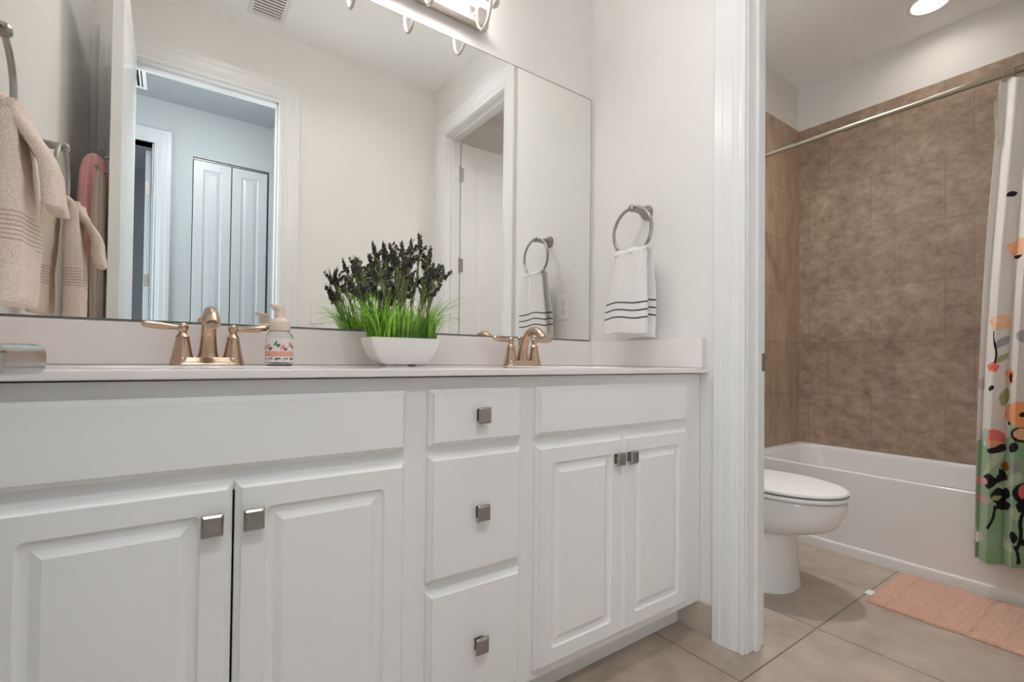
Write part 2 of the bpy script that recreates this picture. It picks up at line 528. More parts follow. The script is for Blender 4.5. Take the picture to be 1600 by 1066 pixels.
struct('window_2_added', boxes((-3.79, -3.74, -4.25, -4.21, 0.8, 2.2), (-3.79, -3.74, -3.09, -3.05, 0.8, 2.2), (-3.79, -3.74, -4.21, -3.09, 0.8, 0.84), (-3.79, -3.74, -4.21, -3.09, 2.16, 2.2),
                         (-3.78, -3.75, -3.66, -3.64, 0.84, 2.16), (-3.78, -3.75, -4.21, -3.09, 1.49, 1.51)), TRIM, 'added unseen white window frame letting daylight into the room behind the ajar hall door', 'window')  # window added out of view to brighten the side room

# door casings, jambs
bm = bmesh.new()
casing(bm, -0.684, -1.368, 2.370, 0.0, CAS, 'x', -1)
struct('trim_1', bm, TRIM, 'white moulded casing round the doorway to the tub room', 'door casing', angle=11)
bm = boxes((-0.001, 0.102, -0.684, -0.678, 0, 2.376), (-0.001, 0.102, -1.374, -1.368, 0, 2.376), (-0.001, 0.102, -1.368, -0.684, 2.370, 2.376),
           (0.040, 0.064, -0.695, -0.684, 0, 2.37), (0.040, 0.064, -1.368, -1.357, 0, 2.37), (0.040, 0.064, -1.368, -0.684, 2.359, 2.37), bev=0.0012)
j = struct('trim_2', bm, TRIM, 'white jamb and stop inside the doorway to the tub room', 'door jamb')
obj('strike_plate', boxes((0.078, 0.1035, -0.6865, -0.683, 0.872, 0.930), bev=0.001), NICKEL, j)
bm = bmesh.new()
casing(bm, -0.684, -1.368, 2.370, 0.101, CAS, 'x', 1)
struct('trim_3', bm, TRIM, 'white casing on the tub side of the tub room doorway', 'door casing', angle=11)
bm = bmesh.new()
casing(bm, -1.655, -0.977, 2.370, YF, CAS, 'y', 1)
struct('trim_4', bm, TRIM, 'white moulded casing round the entry doorway, seen in the mirror', 'door casing', angle=11)
bm = boxes((-1.661, -1.655, YF - 0.121, YF + 0.001, 0, 2.376), (-0.977, -0.971, YF - 0.121, YF + 0.001, 0, 2.376), (-1.655, -0.977, YF - 0.121, YF + 0.001, 2.370, 2.376),
           (-1.655, -1.644, YF - 0.075, YF - 0.04, 0, 2.37), (-0.988, -0.977, YF - 0.075, YF - 0.04, 0, 2.37), (-1.655, -0.977, YF - 0.075, YF - 0.04, 2.359, 2.37), bev=0.0012)
struct('trim_5', bm, TRIM, 'white jamb and stop inside the entry doorway', 'door jamb')
bm = bmesh.new()
casing(bm, -2.27, -1.587, 2.414, YH, CAS, 'y', 1)
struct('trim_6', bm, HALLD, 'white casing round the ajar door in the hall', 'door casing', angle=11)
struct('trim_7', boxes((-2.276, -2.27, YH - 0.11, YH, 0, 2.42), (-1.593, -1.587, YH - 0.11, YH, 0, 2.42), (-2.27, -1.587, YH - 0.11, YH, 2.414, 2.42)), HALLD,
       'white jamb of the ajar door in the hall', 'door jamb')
struct('baseboard_right', boxes((-0.010, 0.0, -0.574, -0.430, 0, 0.102), bev=0.001), BASET, 'beige tile baseboard between vanity toe kick and casing', 'baseboard')
struct('baseboard_front', boxes((-0.86, 0.0, YF, YF + 0.010, 0, 0.102), bev=0.001), BASET, 'beige tile baseboard under the light switch wall', 'baseboard')
struct('baseboard_left', boxes((XL, XL + 0.010, YF, -0.56, 0, 0.102), bev=0.001), BASET, 'beige tile baseboard on the left wall', 'baseboard')
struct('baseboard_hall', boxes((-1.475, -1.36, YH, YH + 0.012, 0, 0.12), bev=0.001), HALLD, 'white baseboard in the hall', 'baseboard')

# ------------------------------------------------------------------ doors
DOORLOOPS = [(0, 0, 0.002), (0, 0.0315, 0.002), (0.002, 0.035, 0.002), (0.115, 0.035, 0.002), (0.120, 0.031, 0.003), (0.130, 0.0285, 0.003),
             (0.148, 0.0275, 0.002), (0.168, 0.033, 0.001), (0.172, 0.0335, 0.001)]


def hinge(parent, x, y, z, axis_x=0.0):
    bm = bmesh.new()
    lathe(bm, [(0.0062, -0.045), (0.0062, 0.045)], 14, (x, y, z))
    for k in (-0.046, 0.046):
        lathe(bm, [(0.004, -0.004), (0.0066, 0), (0.004, 0.004)], 14, (x, y, z + k))
    box(bm, x - 0.030, x + 0.030, y - 0.0015, y + 0.0015, z - 0.045, z + 0.045, 0.0005)
    return obj('hinge', bm, NICKEL, parent)


# entry door, open along the left wall; local x runs from the hinge to the latch edge
d1 = thing('door_1', 'white entry door standing open along the left wall, cloths hung on its back', 'door', (-1.655, -1.520, 0), PI / 2, kind='structure')
LW = 0.70
bm = panel(LW, 2.355, DOORLOOPS, 0, 0.010, -0.0175, sgn=-1)
panel(LW, 2.355, DOORLOOPS, 0, 0.010, -0.0175, sgn=1, bm=bm)
bmesh.ops.remove_doubles(bm, verts=bm.verts[:], dist=0.0004)
leaf = obj('door_leaf', bm, DOORP, d1, angle=11)
leaf.scale = (1, 0.5, 1)
leaf.location = (0, -0.0088, 0)
# local -y is world +x (room side)
bm = bmesh.new()
LY = -0.0355
lathe(bm, [(0.001, 0), (0.031, 0.0), (0.031, 0.006), (0.026, 0.010), (0.012, 0.012), (0.011, 0.046)], 28, (LW - 0.050, LY, 0.896), '-y')
tube(bm, [(LW - 0.050, LY - 0.040, 0.896), (LW - 0.0495, LY - 0.054, 0.896), (LW - 0.054, LY - 0.062, 0.896)], [0.0105, 0.0112, 0.0100], 18)
rings = []
for xx, yy, hz, hy in ((-0.0535, -0.060, 0.0085, 0.004), (-0.0555, -0.0605, 0.0118, 0.0065), (-0.060, -0.061, 0.0130, 0.0080), (-0.075, -0.0625, 0.0132, 0.0085), (-0.105, -0.0610, 0.0130, 0.0082),
                       (-0.14, -0.0590, 0.0125, 0.0078), (-0.168, -0.0575, 0.0115, 0.0070), (-0.176, -0.057, 0.0085, 0.0045)):
    rings.append([(LW + 0.012 + xx, LY + yy + py, 0.8965 + pz) for py, pz in rrect(hy, hz, hy * 0.95, 7)])
loft(bm, rings)
obj('lever_handle', bm, CHROME, d1)
obj('latch_plate', boxes((LW - 0.001, LW + 0.0012, -0.030, -0.005, 0.868, 0.925), bev=0.0005), NICKEL, d1)
for z in (0.25, 1.2, 2.14):
    hinge(d1, 0.0, 0.004, z)
for xh, zh in ((0.50, 1.69), (0.605, 1.60)):
    bm = bmesh.new()
    lathe(bm, [(0.001, 0), (0.017, 0), (0.017, 0.004), (0.006, 0.007)], 20, (xh, 0.0005, zh), 'y')
    tube(bm, [(xh, 0.004, zh), (xh, 0.03, zh - 0.006), (xh, 0.042, zh + 0.004), (xh, 0.046, zh + 0.018)], [0.005, 0.0045, 0.0045, 0.006], 10)
    obj('robe_hook', bm, NICKEL, d1)

# tub room door, open into the tub room; hinged on the near jamb
d2 = thing('door_2', 'white panel door of the tub room, open, seen through the doorway in the mirror', 'door', (0.108, -1.372, 0), 0, kind='structure')
bm = panel(0.68, 2.352, DOORLOOPS, 0, 0.012, -0.0175, sgn=-1)
panel(0.68, 2.352, DOORLOOPS, 0, 0.012, -0.0175, sgn=1, bm=bm)
bmesh.ops.remove_doubles(bm, verts=bm.verts[:], dist=0.0004)
leaf = obj('door_leaf', bm, DOORP, d2, angle=11)
leaf.scale = (1, 0.5, 1)
leaf.location = (0.012, -0.013, 0)
for z in (0.25, 1.535, 2.150):
    hinge(d2, 0.0, 0.0, z)
bm = bmesh.new()
for s in (1, -1):
    y0 = -0.0045 if s > 0 else -0.0400
    lathe(bm, [(0.001, 0), (0.031, 0.0), (0.031, 0.006), (0.026, 0.010), (0.012, 0.012), (0.011, 0.044)], 24, (0.63, y0, 0.90), 'y' if s > 0 else '-y')
    tube(bm, [(0.63, y0 + s * 0.044, 0.90), (0.62, y0 + s * 0.056, 0.90), (0.57, y0 + s * 0.058, 0.90), (0.52, y0 + s * 0.056, 0.90)], [0.011, 0.012, 0.011, 0.008], 14)
obj('lever_handle', bm, CHROME, d2)

# hall door (ajar, swung away) and closet bifold
d3 = thing('door_3', 'white hall door standing ajar, hinges on its edge, seen in the mirror', 'door', (-1.596, YH - 0.112, 0), -PI / 2, kind='structure')
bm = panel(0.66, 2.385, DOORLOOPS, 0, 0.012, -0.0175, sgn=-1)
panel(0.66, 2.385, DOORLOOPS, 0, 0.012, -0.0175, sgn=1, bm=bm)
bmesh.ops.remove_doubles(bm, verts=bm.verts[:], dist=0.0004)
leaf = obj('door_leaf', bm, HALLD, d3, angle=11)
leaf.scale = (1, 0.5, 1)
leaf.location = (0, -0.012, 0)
for z in (0.3, 1.45, 2.12):
    bm = boxes((-0.002, 0.0005, -0.036, -0.008, z - 0.045, z + 0.045), bev=0.0008)
    obj('hinge', bm, NICKEL, d3)
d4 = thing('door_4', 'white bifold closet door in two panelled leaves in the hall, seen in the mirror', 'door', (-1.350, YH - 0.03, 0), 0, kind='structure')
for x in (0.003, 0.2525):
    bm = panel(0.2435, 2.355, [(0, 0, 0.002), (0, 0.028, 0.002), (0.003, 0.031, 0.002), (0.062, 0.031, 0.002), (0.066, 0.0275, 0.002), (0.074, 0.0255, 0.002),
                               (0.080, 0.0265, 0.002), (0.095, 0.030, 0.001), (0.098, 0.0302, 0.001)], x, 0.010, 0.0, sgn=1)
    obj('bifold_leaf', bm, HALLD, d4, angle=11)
obj('track', boxes((0, 0.5, -0.02, 0.012, 2.376, 2.386)), NICKEL, d4)
struct('closet_shade', boxes((-1.36, -0.83, YH - 0.16, YH - 0.10, 0, 2.5)), DARK, 'near-black board standing in for the shade inside the closet behind the bifold door', 'closet')  # closet shade painted as a near-black board

# ------------------------------------------------------------------ vanity cabinets
YFACE = -0.520
EDGE = [(0, 0, 0.001), (0, 0.0072, 0.001), (0.0012, 0.0090, 0.001), (0.0088, 0.0158, 0.001), (0.0093, 0.0192, 0.001), (0.0100, 0.0195, 0.001)]
RAISED = EDGE + [(0.0465, 0.0195, 0.010), (0.0480, 0.0168, 0.0165), (0.0515, 0.0148, 0.015), (0.0560, 0.0140, 0.012), (0.0615, 0.0140, 0.001),
                 (0.0740, 0.0192, 0.0006), (0.0748, 0.0195, 0.0006)]


def carcass(x0, x1, rails):
    """Open box with a face frame; rails = z ranges of horizontal rails."""
    b = [(x0, x0 + 0.016, YFACE + 0.018, -0.022, 0.101, 0.8600), (x1 - 0.016, x1, YFACE + 0.018, -0.022, 0.101, 0.8600),
         (x0 + 0.016, x1 - 0.016, YFACE + 0.018, -0.022, 0.101, 0.117), (x0 + 0.016, x1 - 0.016, -0.034, -0.022, 0.117, 0.8600)]
    return b


def knob(parent, x, y, z):
    bm = bmesh.new()
    box(bm, x - 0.0115, x + 0.0115, y - 0.003, y, z - 0.0135, z + 0.0135, 0.0008)
    box(bm, x - 0.0065, x + 0.0065, y - 0.016, y - 0.002, z - 0.0065, z + 0.0065, 0.0012)
    # slightly curved square face
    rings = []
    KW, KH = 0.0158, 0.0182
    for (ins, yy) in ((0.0, -0.015), (0.0, -0.0182), (0.0016, -0.0200), (0.0040, -0.0206)):
        ring = []
        for px, pz in rrect(KW - ins, KH - ins, 0.0022, 5):
            ring.append((x + px, y + yy - 0.0050 * (1 - (pz / KH) ** 2), z + pz))
        rings.append(ring)
    loft(bm, rings)
    o = obj('knob', bm, PEWTER, parent)
    o['label'] = 'square pewter knob'
    return o


def front(parent, name, x0, x1, z0, z1, loops, label=None):
    o = obj(name, panel(x1 - x0, z1 - z0, loops, x0, z0, YFACE, -1), CAB, parent, angle=11)
    return o


def sink_base(label, x0, x1, sl, sr, px0, px1, xm, gap, kl, kr):
    t = thing('sink_base_cabinet', label, 'cabinet', ((x0 + x1) / 2, -0.27, 0))
    ox, oy = (x0 + x1) / 2, -0.27

    def w(o):
        o.location = (-ox, -oy, 0)
        return o
    b = carcass(x0, x1, None)
    w(obj('carcass', boxes(*b), CAB, t))
    ff = [(x0, sl, YFACE, YFACE + 0.018, 0.101, 0.8600), (sr, x1, YFACE, YFACE + 0.018, 0.101, 0.8600),
          (sl, sr, YFACE, YFACE + 0.018, 0.825, 0.8600), (sl, sr, YFACE, YFACE + 0.018, 0.672, 0.722), (sl, sr, YFACE, YFACE + 0.018, 0.101, 0.137)]
    w(obj('face_frame', boxes(*ff), CAB, t))
    w(front(t, 'false_front', px0, px1, 0.7095, 0.834, EDGE))
    for (a, c, kx) in ((px0, xm - gap / 2, kl), (xm + gap / 2, px1, kr)):
        dd = w(front(t, 'cabinet_door', a, c, 0.1255, 0.6865, RAISED))
        knob(dd, kx, YFACE - 0.0195, 0.6255)
    w(obj('toe_kick', boxes((x0, x1, -0.443, -0.425, 0.0, 0.101)), CAB, t))
    return t


sink_base('white sink base cabinet under the left sink, wide blank front over two raised-panel doors', -1.785, -1.032, -1.66, -1.075, -1.676, -1.0575, -1.3665, 0.0035, -1.399, -1.3385)
sink_base('white sink base cabinet beside the doorway, under the right sink', -0.7355, -0.003, -0.69, -0.115, -0.7125, -0.0935, -0.3995, 0.0016, -0.4285, -0.3745)

t = thing('drawer_cabinet', 'white narrow cabinet of three knobbed drawers between the two sink cabinets', 'cabinet', (-0.884, -0.27, 0))
LOC = (0.884, 0.27, 0)
obj('carcass', boxes(*carcass(-1.032, -0.7355, None)), CAB, t).location = LOC
obj('face_frame', boxes((-1.032, -0.985, YFACE, YFACE + 0.018, 0.101, 0.8600), (-0.783, -0.7355, YFACE, YFACE + 0.018, 0.101, 0.8600),
                        (-0.985, -0.783, YFACE, YFACE + 0.018, 0.82, 0.8600), (-0.985, -0.783, YFACE, YFACE + 0.018, 0.68, 0.72),
                        (-0.985, -0.783, YFACE, YFACE + 0.018, 0.385, 0.435), (-0.985, -0.783, YFACE, YFACE + 0.018, 0.101, 0.14)), CAB, t).location = LOC
for z0, z1, kz in ((0.7105, 0.8345, 0.7745), (0.419, 0.6905, 0.5555), (0.1255, 0.3975, 0.2595)):
    dr = front(t, 'drawer', -1.0055, -0.7605, z0, z1, EDGE)
    dr.location = LOC
    knob(dr, -0.8795, YFACE - 0.0195, kz)
obj('toe_kick', boxes((-1.032, -0.7355, -0.443, -0.425, 0.0, 0.101)), CAB, t).location = LOC

# ------------------------------------------------------------------ countertop with two integral bowls
ct = thing('vanity_countertop', 'glossy white cultured marble countertop with two sinks and backsplash along the vanity', 'countertop', (-0.89, -0.27, 0.8635))
LOC = (0.89, 0.27, -0.8635)
bm = bmesh.new()
CX0, CX1, CY0, CY1, CT, CB = -1.787, -0.0005, -0.548, -0.0015, 0.880, 0.8636


def loop_rect(ins, z):
    return [bm.verts.new((x, y, z)) for x, y in ((CX0 + ins, CY0 + ins), (CX1 - ins, CY0 + ins), (CX1 - ins, CY1 - ins), (CX0 + ins, CY1 - ins))]


lps = [loop_rect(0.002, CB), loop_rect(0, CB + 0.002), loop_rect(0, CT - 0.004), loop_rect(0.0012, CT - 0.0012), loop_rect(0.004, CT)]
for a, b in zip(lps[:-1], lps[1:]):
    for i in range(4):
        bm.faces.new((a[i], a[(i + 1) % 4], b[(i + 1) % 4], b[i]))
edges = [bm.edges.get((lps[-1][i], lps[-1][(i + 1) % 4])) for i in range(4)]
SINKS = (-1.385, -0.440)
for sx in SINKS:
    rings = []
    for (s, dz) in ((1.0, 0), (0.985, -0.004), (0.965, -0.014), (0.92, -0.05), (0.80, -0.095), (0.55, -0.125), (0.22, -0.137)):
        rings.append([(sx + 0.215 * s * math.cos(2 * PI * k / 48), -0.325 + 0.155 * s * math.sin(2 * PI * k / 48), CT + dz) for k in range(48)])
    vs = loft(bm, rings, False, True)
    edges += [bm.edges.get((vs[0][k], vs[0][(k + 1) % 48])) for k in range(48)]
bmesh.ops.triangle_fill(bm, use_beauty=True, use_dissolve=False, edges=edges)
obj('counter_slab', bm, COUNTER, ct, angle=30).location = LOC
obj('backsplash', boxes((CX0, -0.0005, -0.022, -0.0015, CT, 0.981), bev=0.003), COUNTER, ct).location = LOC
obj('side_splash', boxes((-0.0225, -0.0008, -0.540, -0.022, CT, 0.981), bev=0.003), COUNTER, ct).location = LOC
for sx in SINKS:
    bm = bmesh.new()
    lathe(bm, [(0.001, 0), (0.024, 0), (0.024, 0.004), (0.019, 0.006), (0.016, 0.002), (0.012, 0.003), (0.001, 0.007)], 28, (sx, -0.325, CT - 0.137))
    obj('drain', bm, BRONZE, ct).location = LOC

# ------------------------------------------------------------------ mirror
bm = bmesh.new()
b0 = [(XL + 0.006, -0.0012, 0.984), (-0.012, -0.0012, 0.984), (-0.012, -0.0012, 2.016), (XL + 0.006, -0.0012, 2.016)]
ins = [(0.0, -0.0046), (0.0042, -0.0062)]
rings = [b0]
for d, y in ins:
    rings.append([(XL + 0.006 + d, y, 0.984 + d), (-0.012 - d, y, 0.984 + d), (-0.012 - d, y, 2.016 - d), (XL + 0.006 + d, y, 2.016 - d)])
vs = loft(bm, rings)
bm.faces.ensure_lookup_table()
for f in bm.faces:
    c = f.calc_center_median()
    f.material_index = 0 if (abs(c.y + 0.0062) < 1e-5 or abs(c.y + 0.0054) < 2e-4) else 1
for f in bm.faces:
    if f.material_index == 0 and abs(f.calc_center_median().y + 0.0054) < 2e-4:
        f.material_index = 1
tag(obj('wall_mirror', bm, [MIRROR, MEDGE], angle=5), 'large frameless mirror on the wall above the backsplash', 'mirror')

# ------------------------------------------------------------------ faucets


def faucet(label, x):
    t = thing('faucet', label, 'faucet', (x, -0.105, 0.880), 0, 'bronze two-handle faucets')
    # flared escutcheon
    bm = bmesh.new()
    rings = []
    for hx, hy, z in ((0.0765, 0.0275, 0.0), (0.0765, 0.0275, 0.002), (0.0735, 0.0255, 0.006), (0.0695, 0.0225, 0.012), (0.067, 0.0205, 0.0175), (0.0655, 0.0195, 0.0185)):
        rings.append([(px, py, z) for px, py in rrect(hx, hy, hy * 0.92, 8)])
    loft(bm, rings)
    obj('base_plate', bm, BRONZE, t)
    for s in (-1, 1):
        bm = bmesh.new()
        hx = s * 0.0515
        lathe(bm, [(0.0255, 0.004), (0.0235, 0.014), (0.0215, 0.018), (0.0218, 0.020), (0.0198, 0.028), (0.0168, 0.046), (0.0142, 0.060), (0.0135, 0.063), (0.0148, 0.0645),
                   (0.0148, 0.067), (0.0125, 0.069), (0.0085, 0.075), (0.0080, 0.079), (0.0105, 0.083), (0.0118, 0.088), (0.0110, 0.0935), (0.0075, 0.0985), (0.001, 0.100)], 28, (hx, 0, 0))
        h = obj('handle', bm, BRONZE, t)
        bm = bmesh.new()
        e = [(hx + s * 0.004, 0, 0.088), (hx + s * 0.014, -0.001, 0.0885), (hx + s * 0.022, -0.002, 0.089), (hx + s * 0.040, -0.003, 0.0905), (hx + s * 0.058, -0.004, 0.0925),
             (hx + s * 0.072, -0.005, 0.0945), (hx + s * 0.0775, -0.005, 0.0955)]
        tube(bm, e, [0.0074, 0.0064, 0.0076, 0.0102, 0.0110, 0.0096, 0.0045], 18, flat=0.82)
        obj('lever', bm, BRONZE, h)
    # spout: bell foot, goose neck, flared outlet
    bm = bmesh.new()
    pts, rad = [], []
    for px, pz, rr in ((0.004, 0.004, 0.0275), (0.004, 0.016, 0.0235), (0.003, 0.030, 0.0200), (0.000, 0.050, 0.0178), (-0.006, 0.072, 0.0162), (-0.017, 0.094, 0.0152),
                       (-0.033, 0.111, 0.0148), (-0.052, 0.1205, 0.0146), (-0.072, 0.1215, 0.0146), (-0.090, 0.1155, 0.0148), (-0.104, 0.1045, 0.0162), (-0.112, 0.0925, 0.0172)):
        pts.append((0, px, pz))
        rad.append(rr)
    tube(bm, pts, rad, 26)
    sp = obj('spout', bm, BRONZE, t)
    bm = bmesh.new()
    lathe(bm, [(0.0105, 0.0), (0.0105, 0.004)], 20, (0, 0, -0.002))
    a = obj('aerator', bm, NICKEL, sp)
    a.location = (0, -0.1125, 0.0915)
    a.rotation_euler = (math.radians(-28), 0, 0)
    bm = bmesh.new()
    lathe(bm, [(0.0025, 0.01), (0.0025, 0.088), (0.0062, 0.092), (0.0068, 0.099), (0.004, 0.104), (0.001, 0.105)], 14, (0, 0.0215, 0))
    obj('lift_rod', bm, BRONZE, t)
    return t


faucet('champagne bronze faucet at the left sink, beside the soap dispenser', -1.385)
faucet('champagne bronze faucet at the right sink, nearer the white striped towel', -0.440)

# ------------------------------------------------------------------ soap dispenser
t = thing('soap_dispenser', 'clear glass soap dispenser with pink floral print and cream pump beside left faucet', 'soap dispenser', (-1.233, -0.13, 0.880), 0.5)
bm = bmesh.new()
lathe(bm, [(0.001, 0.0), (0.029, 0.0), (0.0318, 0.003), (0.0325, 0.007), (0.0325, 0.066), (0.0315, 0.074), (0.0285, 0.081), (0.0245, 0.0855), (0.0235, 0.088), (0.0235, 0.096),
           (0.0215, 0.096), (0.0215, 0.087), (0.0265, 0.080), (0.0298, 0.073), (0.0308, 0.066), (0.0308, 0.008), (0.028, 0.005), (0.001, 0.005)], 40)
obj('bottle', bm, GLASS, t)
bm = bmesh.new()
lathe(bm, [(0.0240, 0.0885), (0.0250, 0.0895), (0.0250, 0.108), (0.0240, 0.112), (0.0205, 0.116), (0.0165, 0.119), (0.0150, 0.121), (0.0140, 0.121), (0.001, 0.121)], 36)
obj('collar', bm, CREAM, t)
bm = bmesh.new()
lathe(bm, [(0.0125, 0.120), (0.0125, 0.139), (0.0115, 0.141), (0.001, 0.1415)], 28)
rings = []
for k, (xx, hw, zt, zb) in enumerate(((0.006, 0.0115, 0.1505, 0.137), (-0.006, 0.012, 0.153, 0.137), (-0.014, 0.0095, 0.1545, 0.141), (-0.022, 0.006, 0.1555, 0.146), (-0.026, 0.0045, 0.155, 0.148))):
    rings.append([(xx, py, (zt + zb) / 2 + pz) for py, pz in rrect(hw, (zt - zb) / 2, 0.003, 5)])
loft(bm, rings)
lathe(bm, [(0.0125, 0.138), (0.0128, 0.146), (0.0115, 0.1485), (0.001, 0.150)], 28)
obj('pump_head', bm, CREAM, t)
bm = bmesh.new()
NA, NZ = 220, 90
rings = [[(0.0328 * math.cos(2 * PI * a / NA), 0.0328 * math.sin(2 * PI * a / NA), 0.008 + 0.060 * k / (NZ - 1)) for a in range(NA)] for k in range(NZ)]
loft(bm, rings, False, False)
lab = obj('printed_label', bm, LABELM, t)


def label_print(co):
    a = np.arctan2(co[:, 1], co[:, 0])
    u, z = a * 0.0328, co[:, 2]
    c = np.tile(np.array([0.80, 0.76, 0.74]), (len(u), 1))
    c[(z > 0.0225) & (z < 0.0360)] = (0.82, 0.36, 0.32)
    rs = np.random.RandomState(4)

    def ell(u0, z0, ru, rz, rot, colr):
        du = (u - u0 + 0.103) % 0.206 - 0.103
        dz = z - z0
        x = du * math.cos(rot) + dz * math.sin(rot)
        y = -du * math.sin(rot) + dz * math.cos(rot)
        c[(x / ru) ** 2 + (y / rz) ** 2 < 1] = colr
    for k in range(11):
        u0 = -0.103 + 0.206 * k / 11 + rs.uniform(-0.002, 0.002)
        zz = 0.0465 + 0.008 * (k % 2) + rs.uniform(-0.002, 0.002)
        if k % 3 != 1:
            for q in range(5):
                ell(u0 + 0.0040 * math.cos(q * 1.257), zz + 0.0040 * math.sin(q * 1.257), 0.0036, 0.0036, 0, (0.80, 0.36, 0.36))
            ell(u0, zz, 0.0014, 0.0014, 0, (0.03, 0.02, 0.03))
        else:
            ell(u0, zz, 0.0024, 0.0075, -0.5, (0.02, 0.26, 0.09))
            ell(u0 + 0.002, zz - 0.002, 0.0024, 0.0066, 0.4, (0.03, 0.33, 0.12))
        ell(u0 + 0.0055, zz - 0.006, 0.0022, 0.0056, 0.6, (0.02, 0.22, 0.08))
        ell(u0 + 0.008, zz - 0.004, 0.0018, 0.0046, -0.7, (0.015, 0.02, 0.02))
        ell(u0 + 0.003, 0.0165, 0.0050, 0.0034, 0.3 * (k % 3), (0.02, 0.24, 0.09) if k % 2 else (0.45, 0.40, 0.42))
        ell(u0 + 0.010, 0.0175, 0.0032, 0.0018, -0.5, (0.02, 0.03, 0.03))
        ell(u0 + 0.007, 0.0355, 0.0022, 0.0022, 0, (0.84, 0.72, 0.70))
    return c


paint(lab, label_print)

# ------------------------------------------------------------------ planter with grass and flower spikes
PX, PY = -0.905, -0.130
pot = thing('potted_plant', 'white rectangular pot of artificial grass and dark lavender spikes on countertop', 'potted plant', (PX, PY, 0.880))
bm = bmesh.new()
prof = ((0.0600, 0.034, 0.004), (0.064, 0.036, 0.005), (0.0755, 0.041, 0.013), (0.0885, 0.0465, 0.029), (0.0975, 0.0510, 0.048), (0.1035, 0.0540, 0.066), (0.1065, 0.0555, 0.0785),
        (0.1060, 0.0552, 0.0800), (0.1020, 0.0515, 0.0800), (0.1010, 0.0505, 0.0770), (0.098, 0.048, 0.066))
loft(bm, [[(px, py, z) for px, py in rrect(hx, hy, 0.012, 6)] for hx, hy, z in prof])
for sx in (-1, 1):
    box(bm, sx * 0.045 - 0.012, sx * 0.045 + 0.012, -0.028, 0.028, 0.0, 0.006, 0.001)
obj('pot', bm, POTM, pot)
bm = bmesh.new()
loft(bm, [[(px, py, 0.066) for px, py in rrect(0.0985, 0.0485, 0.012, 6)], [(px, py, 0.0715) for px, py in rrect(0.096, 0.046, 0.012, 6)]])
obj('moss', bm, SOIL, pot)


def blade(bm, p, direction, length, bend, width, n=7):
    """Arching ribbon with a central fold."""
    d = Vector((math.cos(direction), math.sin(direction), 0))
    side = Vector((-d.y, d.x, 0))
    prev = None
    pos = Vector(p)
    ang = random.uniform(0.02, 0.12)
    for i in range(n):
        tt = i / (n - 1)
        w = width * (1 - tt ** 2.2) * 0.5 + 0.0002
        dr = d * math.sin(ang) + Vector((0, 0, 1)) * math.cos(ang)
        nn = side.cross(dr)
        row = [bm.verts.new(pos - side * w), bm.verts.new(pos + nn * w * 0.45), bm.verts.new(pos + side * w)]
        if prev:
            bm.faces.new((prev[0], prev[1], row[1], row[0]))
            bm.faces.new((prev[1], prev[2], row[2], row[1]))
        prev = row
        pos = pos + dr * (length / (n - 1))
        ang += bend / (n - 1)


bm = bmesh.new()
for i in range(250):
    x = random.uniform(-0.094, 0.094)
    y = random.uniform(-0.045, 0.045)
    out = math.atan2(y * 1.3, x * 1.0) + random.gauss(0, 1.0)
    edge = max(abs(x) / 0.094, abs(y) / 0.045)
    L_ = random.uniform(0.060, 0.125) + (0.02 if edge > 0.75 else 0)
    bend = abs(random.gauss(0.45, 0.4)) + (random.uniform(0, 1.0) if edge > 0.8 else 0)
    blade(bm, (x, y, 0.069), out, L_, bend, random.uniform(0.0042, 0.0072))
for i in range(96):   # long arching blades
    s = random.choice((-1, 1, -1, 1, 0))
    x = s * random.uniform(0.05, 0.096) if s else random.uniform(-0.09, 0.09)
    y = random.uniform(-0.045, 0.045)
    out = (0 if s > 0 else PI) + random.gauss(0, 0.6) if s else random.choice((-1, 1)) * PI / 2 + random.gauss(0, 0.8)
    blade(bm, (x, y, 0.069), out, random.uniform(0.13, 0.20), random.uniform(1.1, 2.3), random.uniform(0.0032, 0.0052), 12)
tag(obj('grass_blades', bm, GRASS, pot, angle=180), kind='stuff')


def blossom(bm, c, r, ax):
    """A tiny open flower: five blunt petals round a bud."""
    ax = ax.normalized()
    a = ax.orthogonal().normalized()
    b = ax.cross(a)
    ce = bm.verts.new(c + ax * r * 0.5)
    ba = bm.verts.new(c - ax * r * 0.6)
    ring = []
    n = 8
    for k in range(n):
        t_ = 2 * PI * k / n
        rr = r * (1.0 if k % 2 == 0 else 0.62)
        ring.append(bm.verts.new(c + (a * math.cos(t_) + b * math.sin(t_)) * rr + ax * r * random.uniform(-0.1, 0.35)))
    for k in range(n):
        bm.faces.new((ce, ring[k], ring[(k + 1) % n]))
        bm.faces.new((ba, ring[(k + 1) % n], ring[k]))


# (dx, height above counter, dy) of the spike tips
TIPS = [(-0.158, 0.312, -0.01), (-0.160, 0.262, 0.02), (-0.128, 0.318, 0.03), (-0.098, 0.362, -0.02), (-0.112, 0.285, -0.04), (-0.072, 0.330, 0.03), (-0.060, 0.372, 0.00),
        (-0.040, 0.345, -0.04), (-0.030, 0.378, 0.03), (0.002, 0.385, 0.01), (-0.010, 0.315, -0.05), (0.020, 0.350, -0.03), (0.036, 0.400, 0.02), (0.046, 0.412, -0.01),
        (0.058, 0.355, 0.04), (0.066, 0.310, -0.05), (0.092, 0.365, 0.00), (0.100, 0.385, 0.02), (0.080, 0.290, 0.03), (0.118, 0.322, -0.03), (0.135, 0.330, 0.02), (0.158, 0.312, -0.01),
        (0.128, 0.270, 0.04), (-0.085, 0.262, 0.05), (0.012, 0.265, 0.05), (-0.135, 0.240, -0.03), (0.098, 0.250, -0.05)]
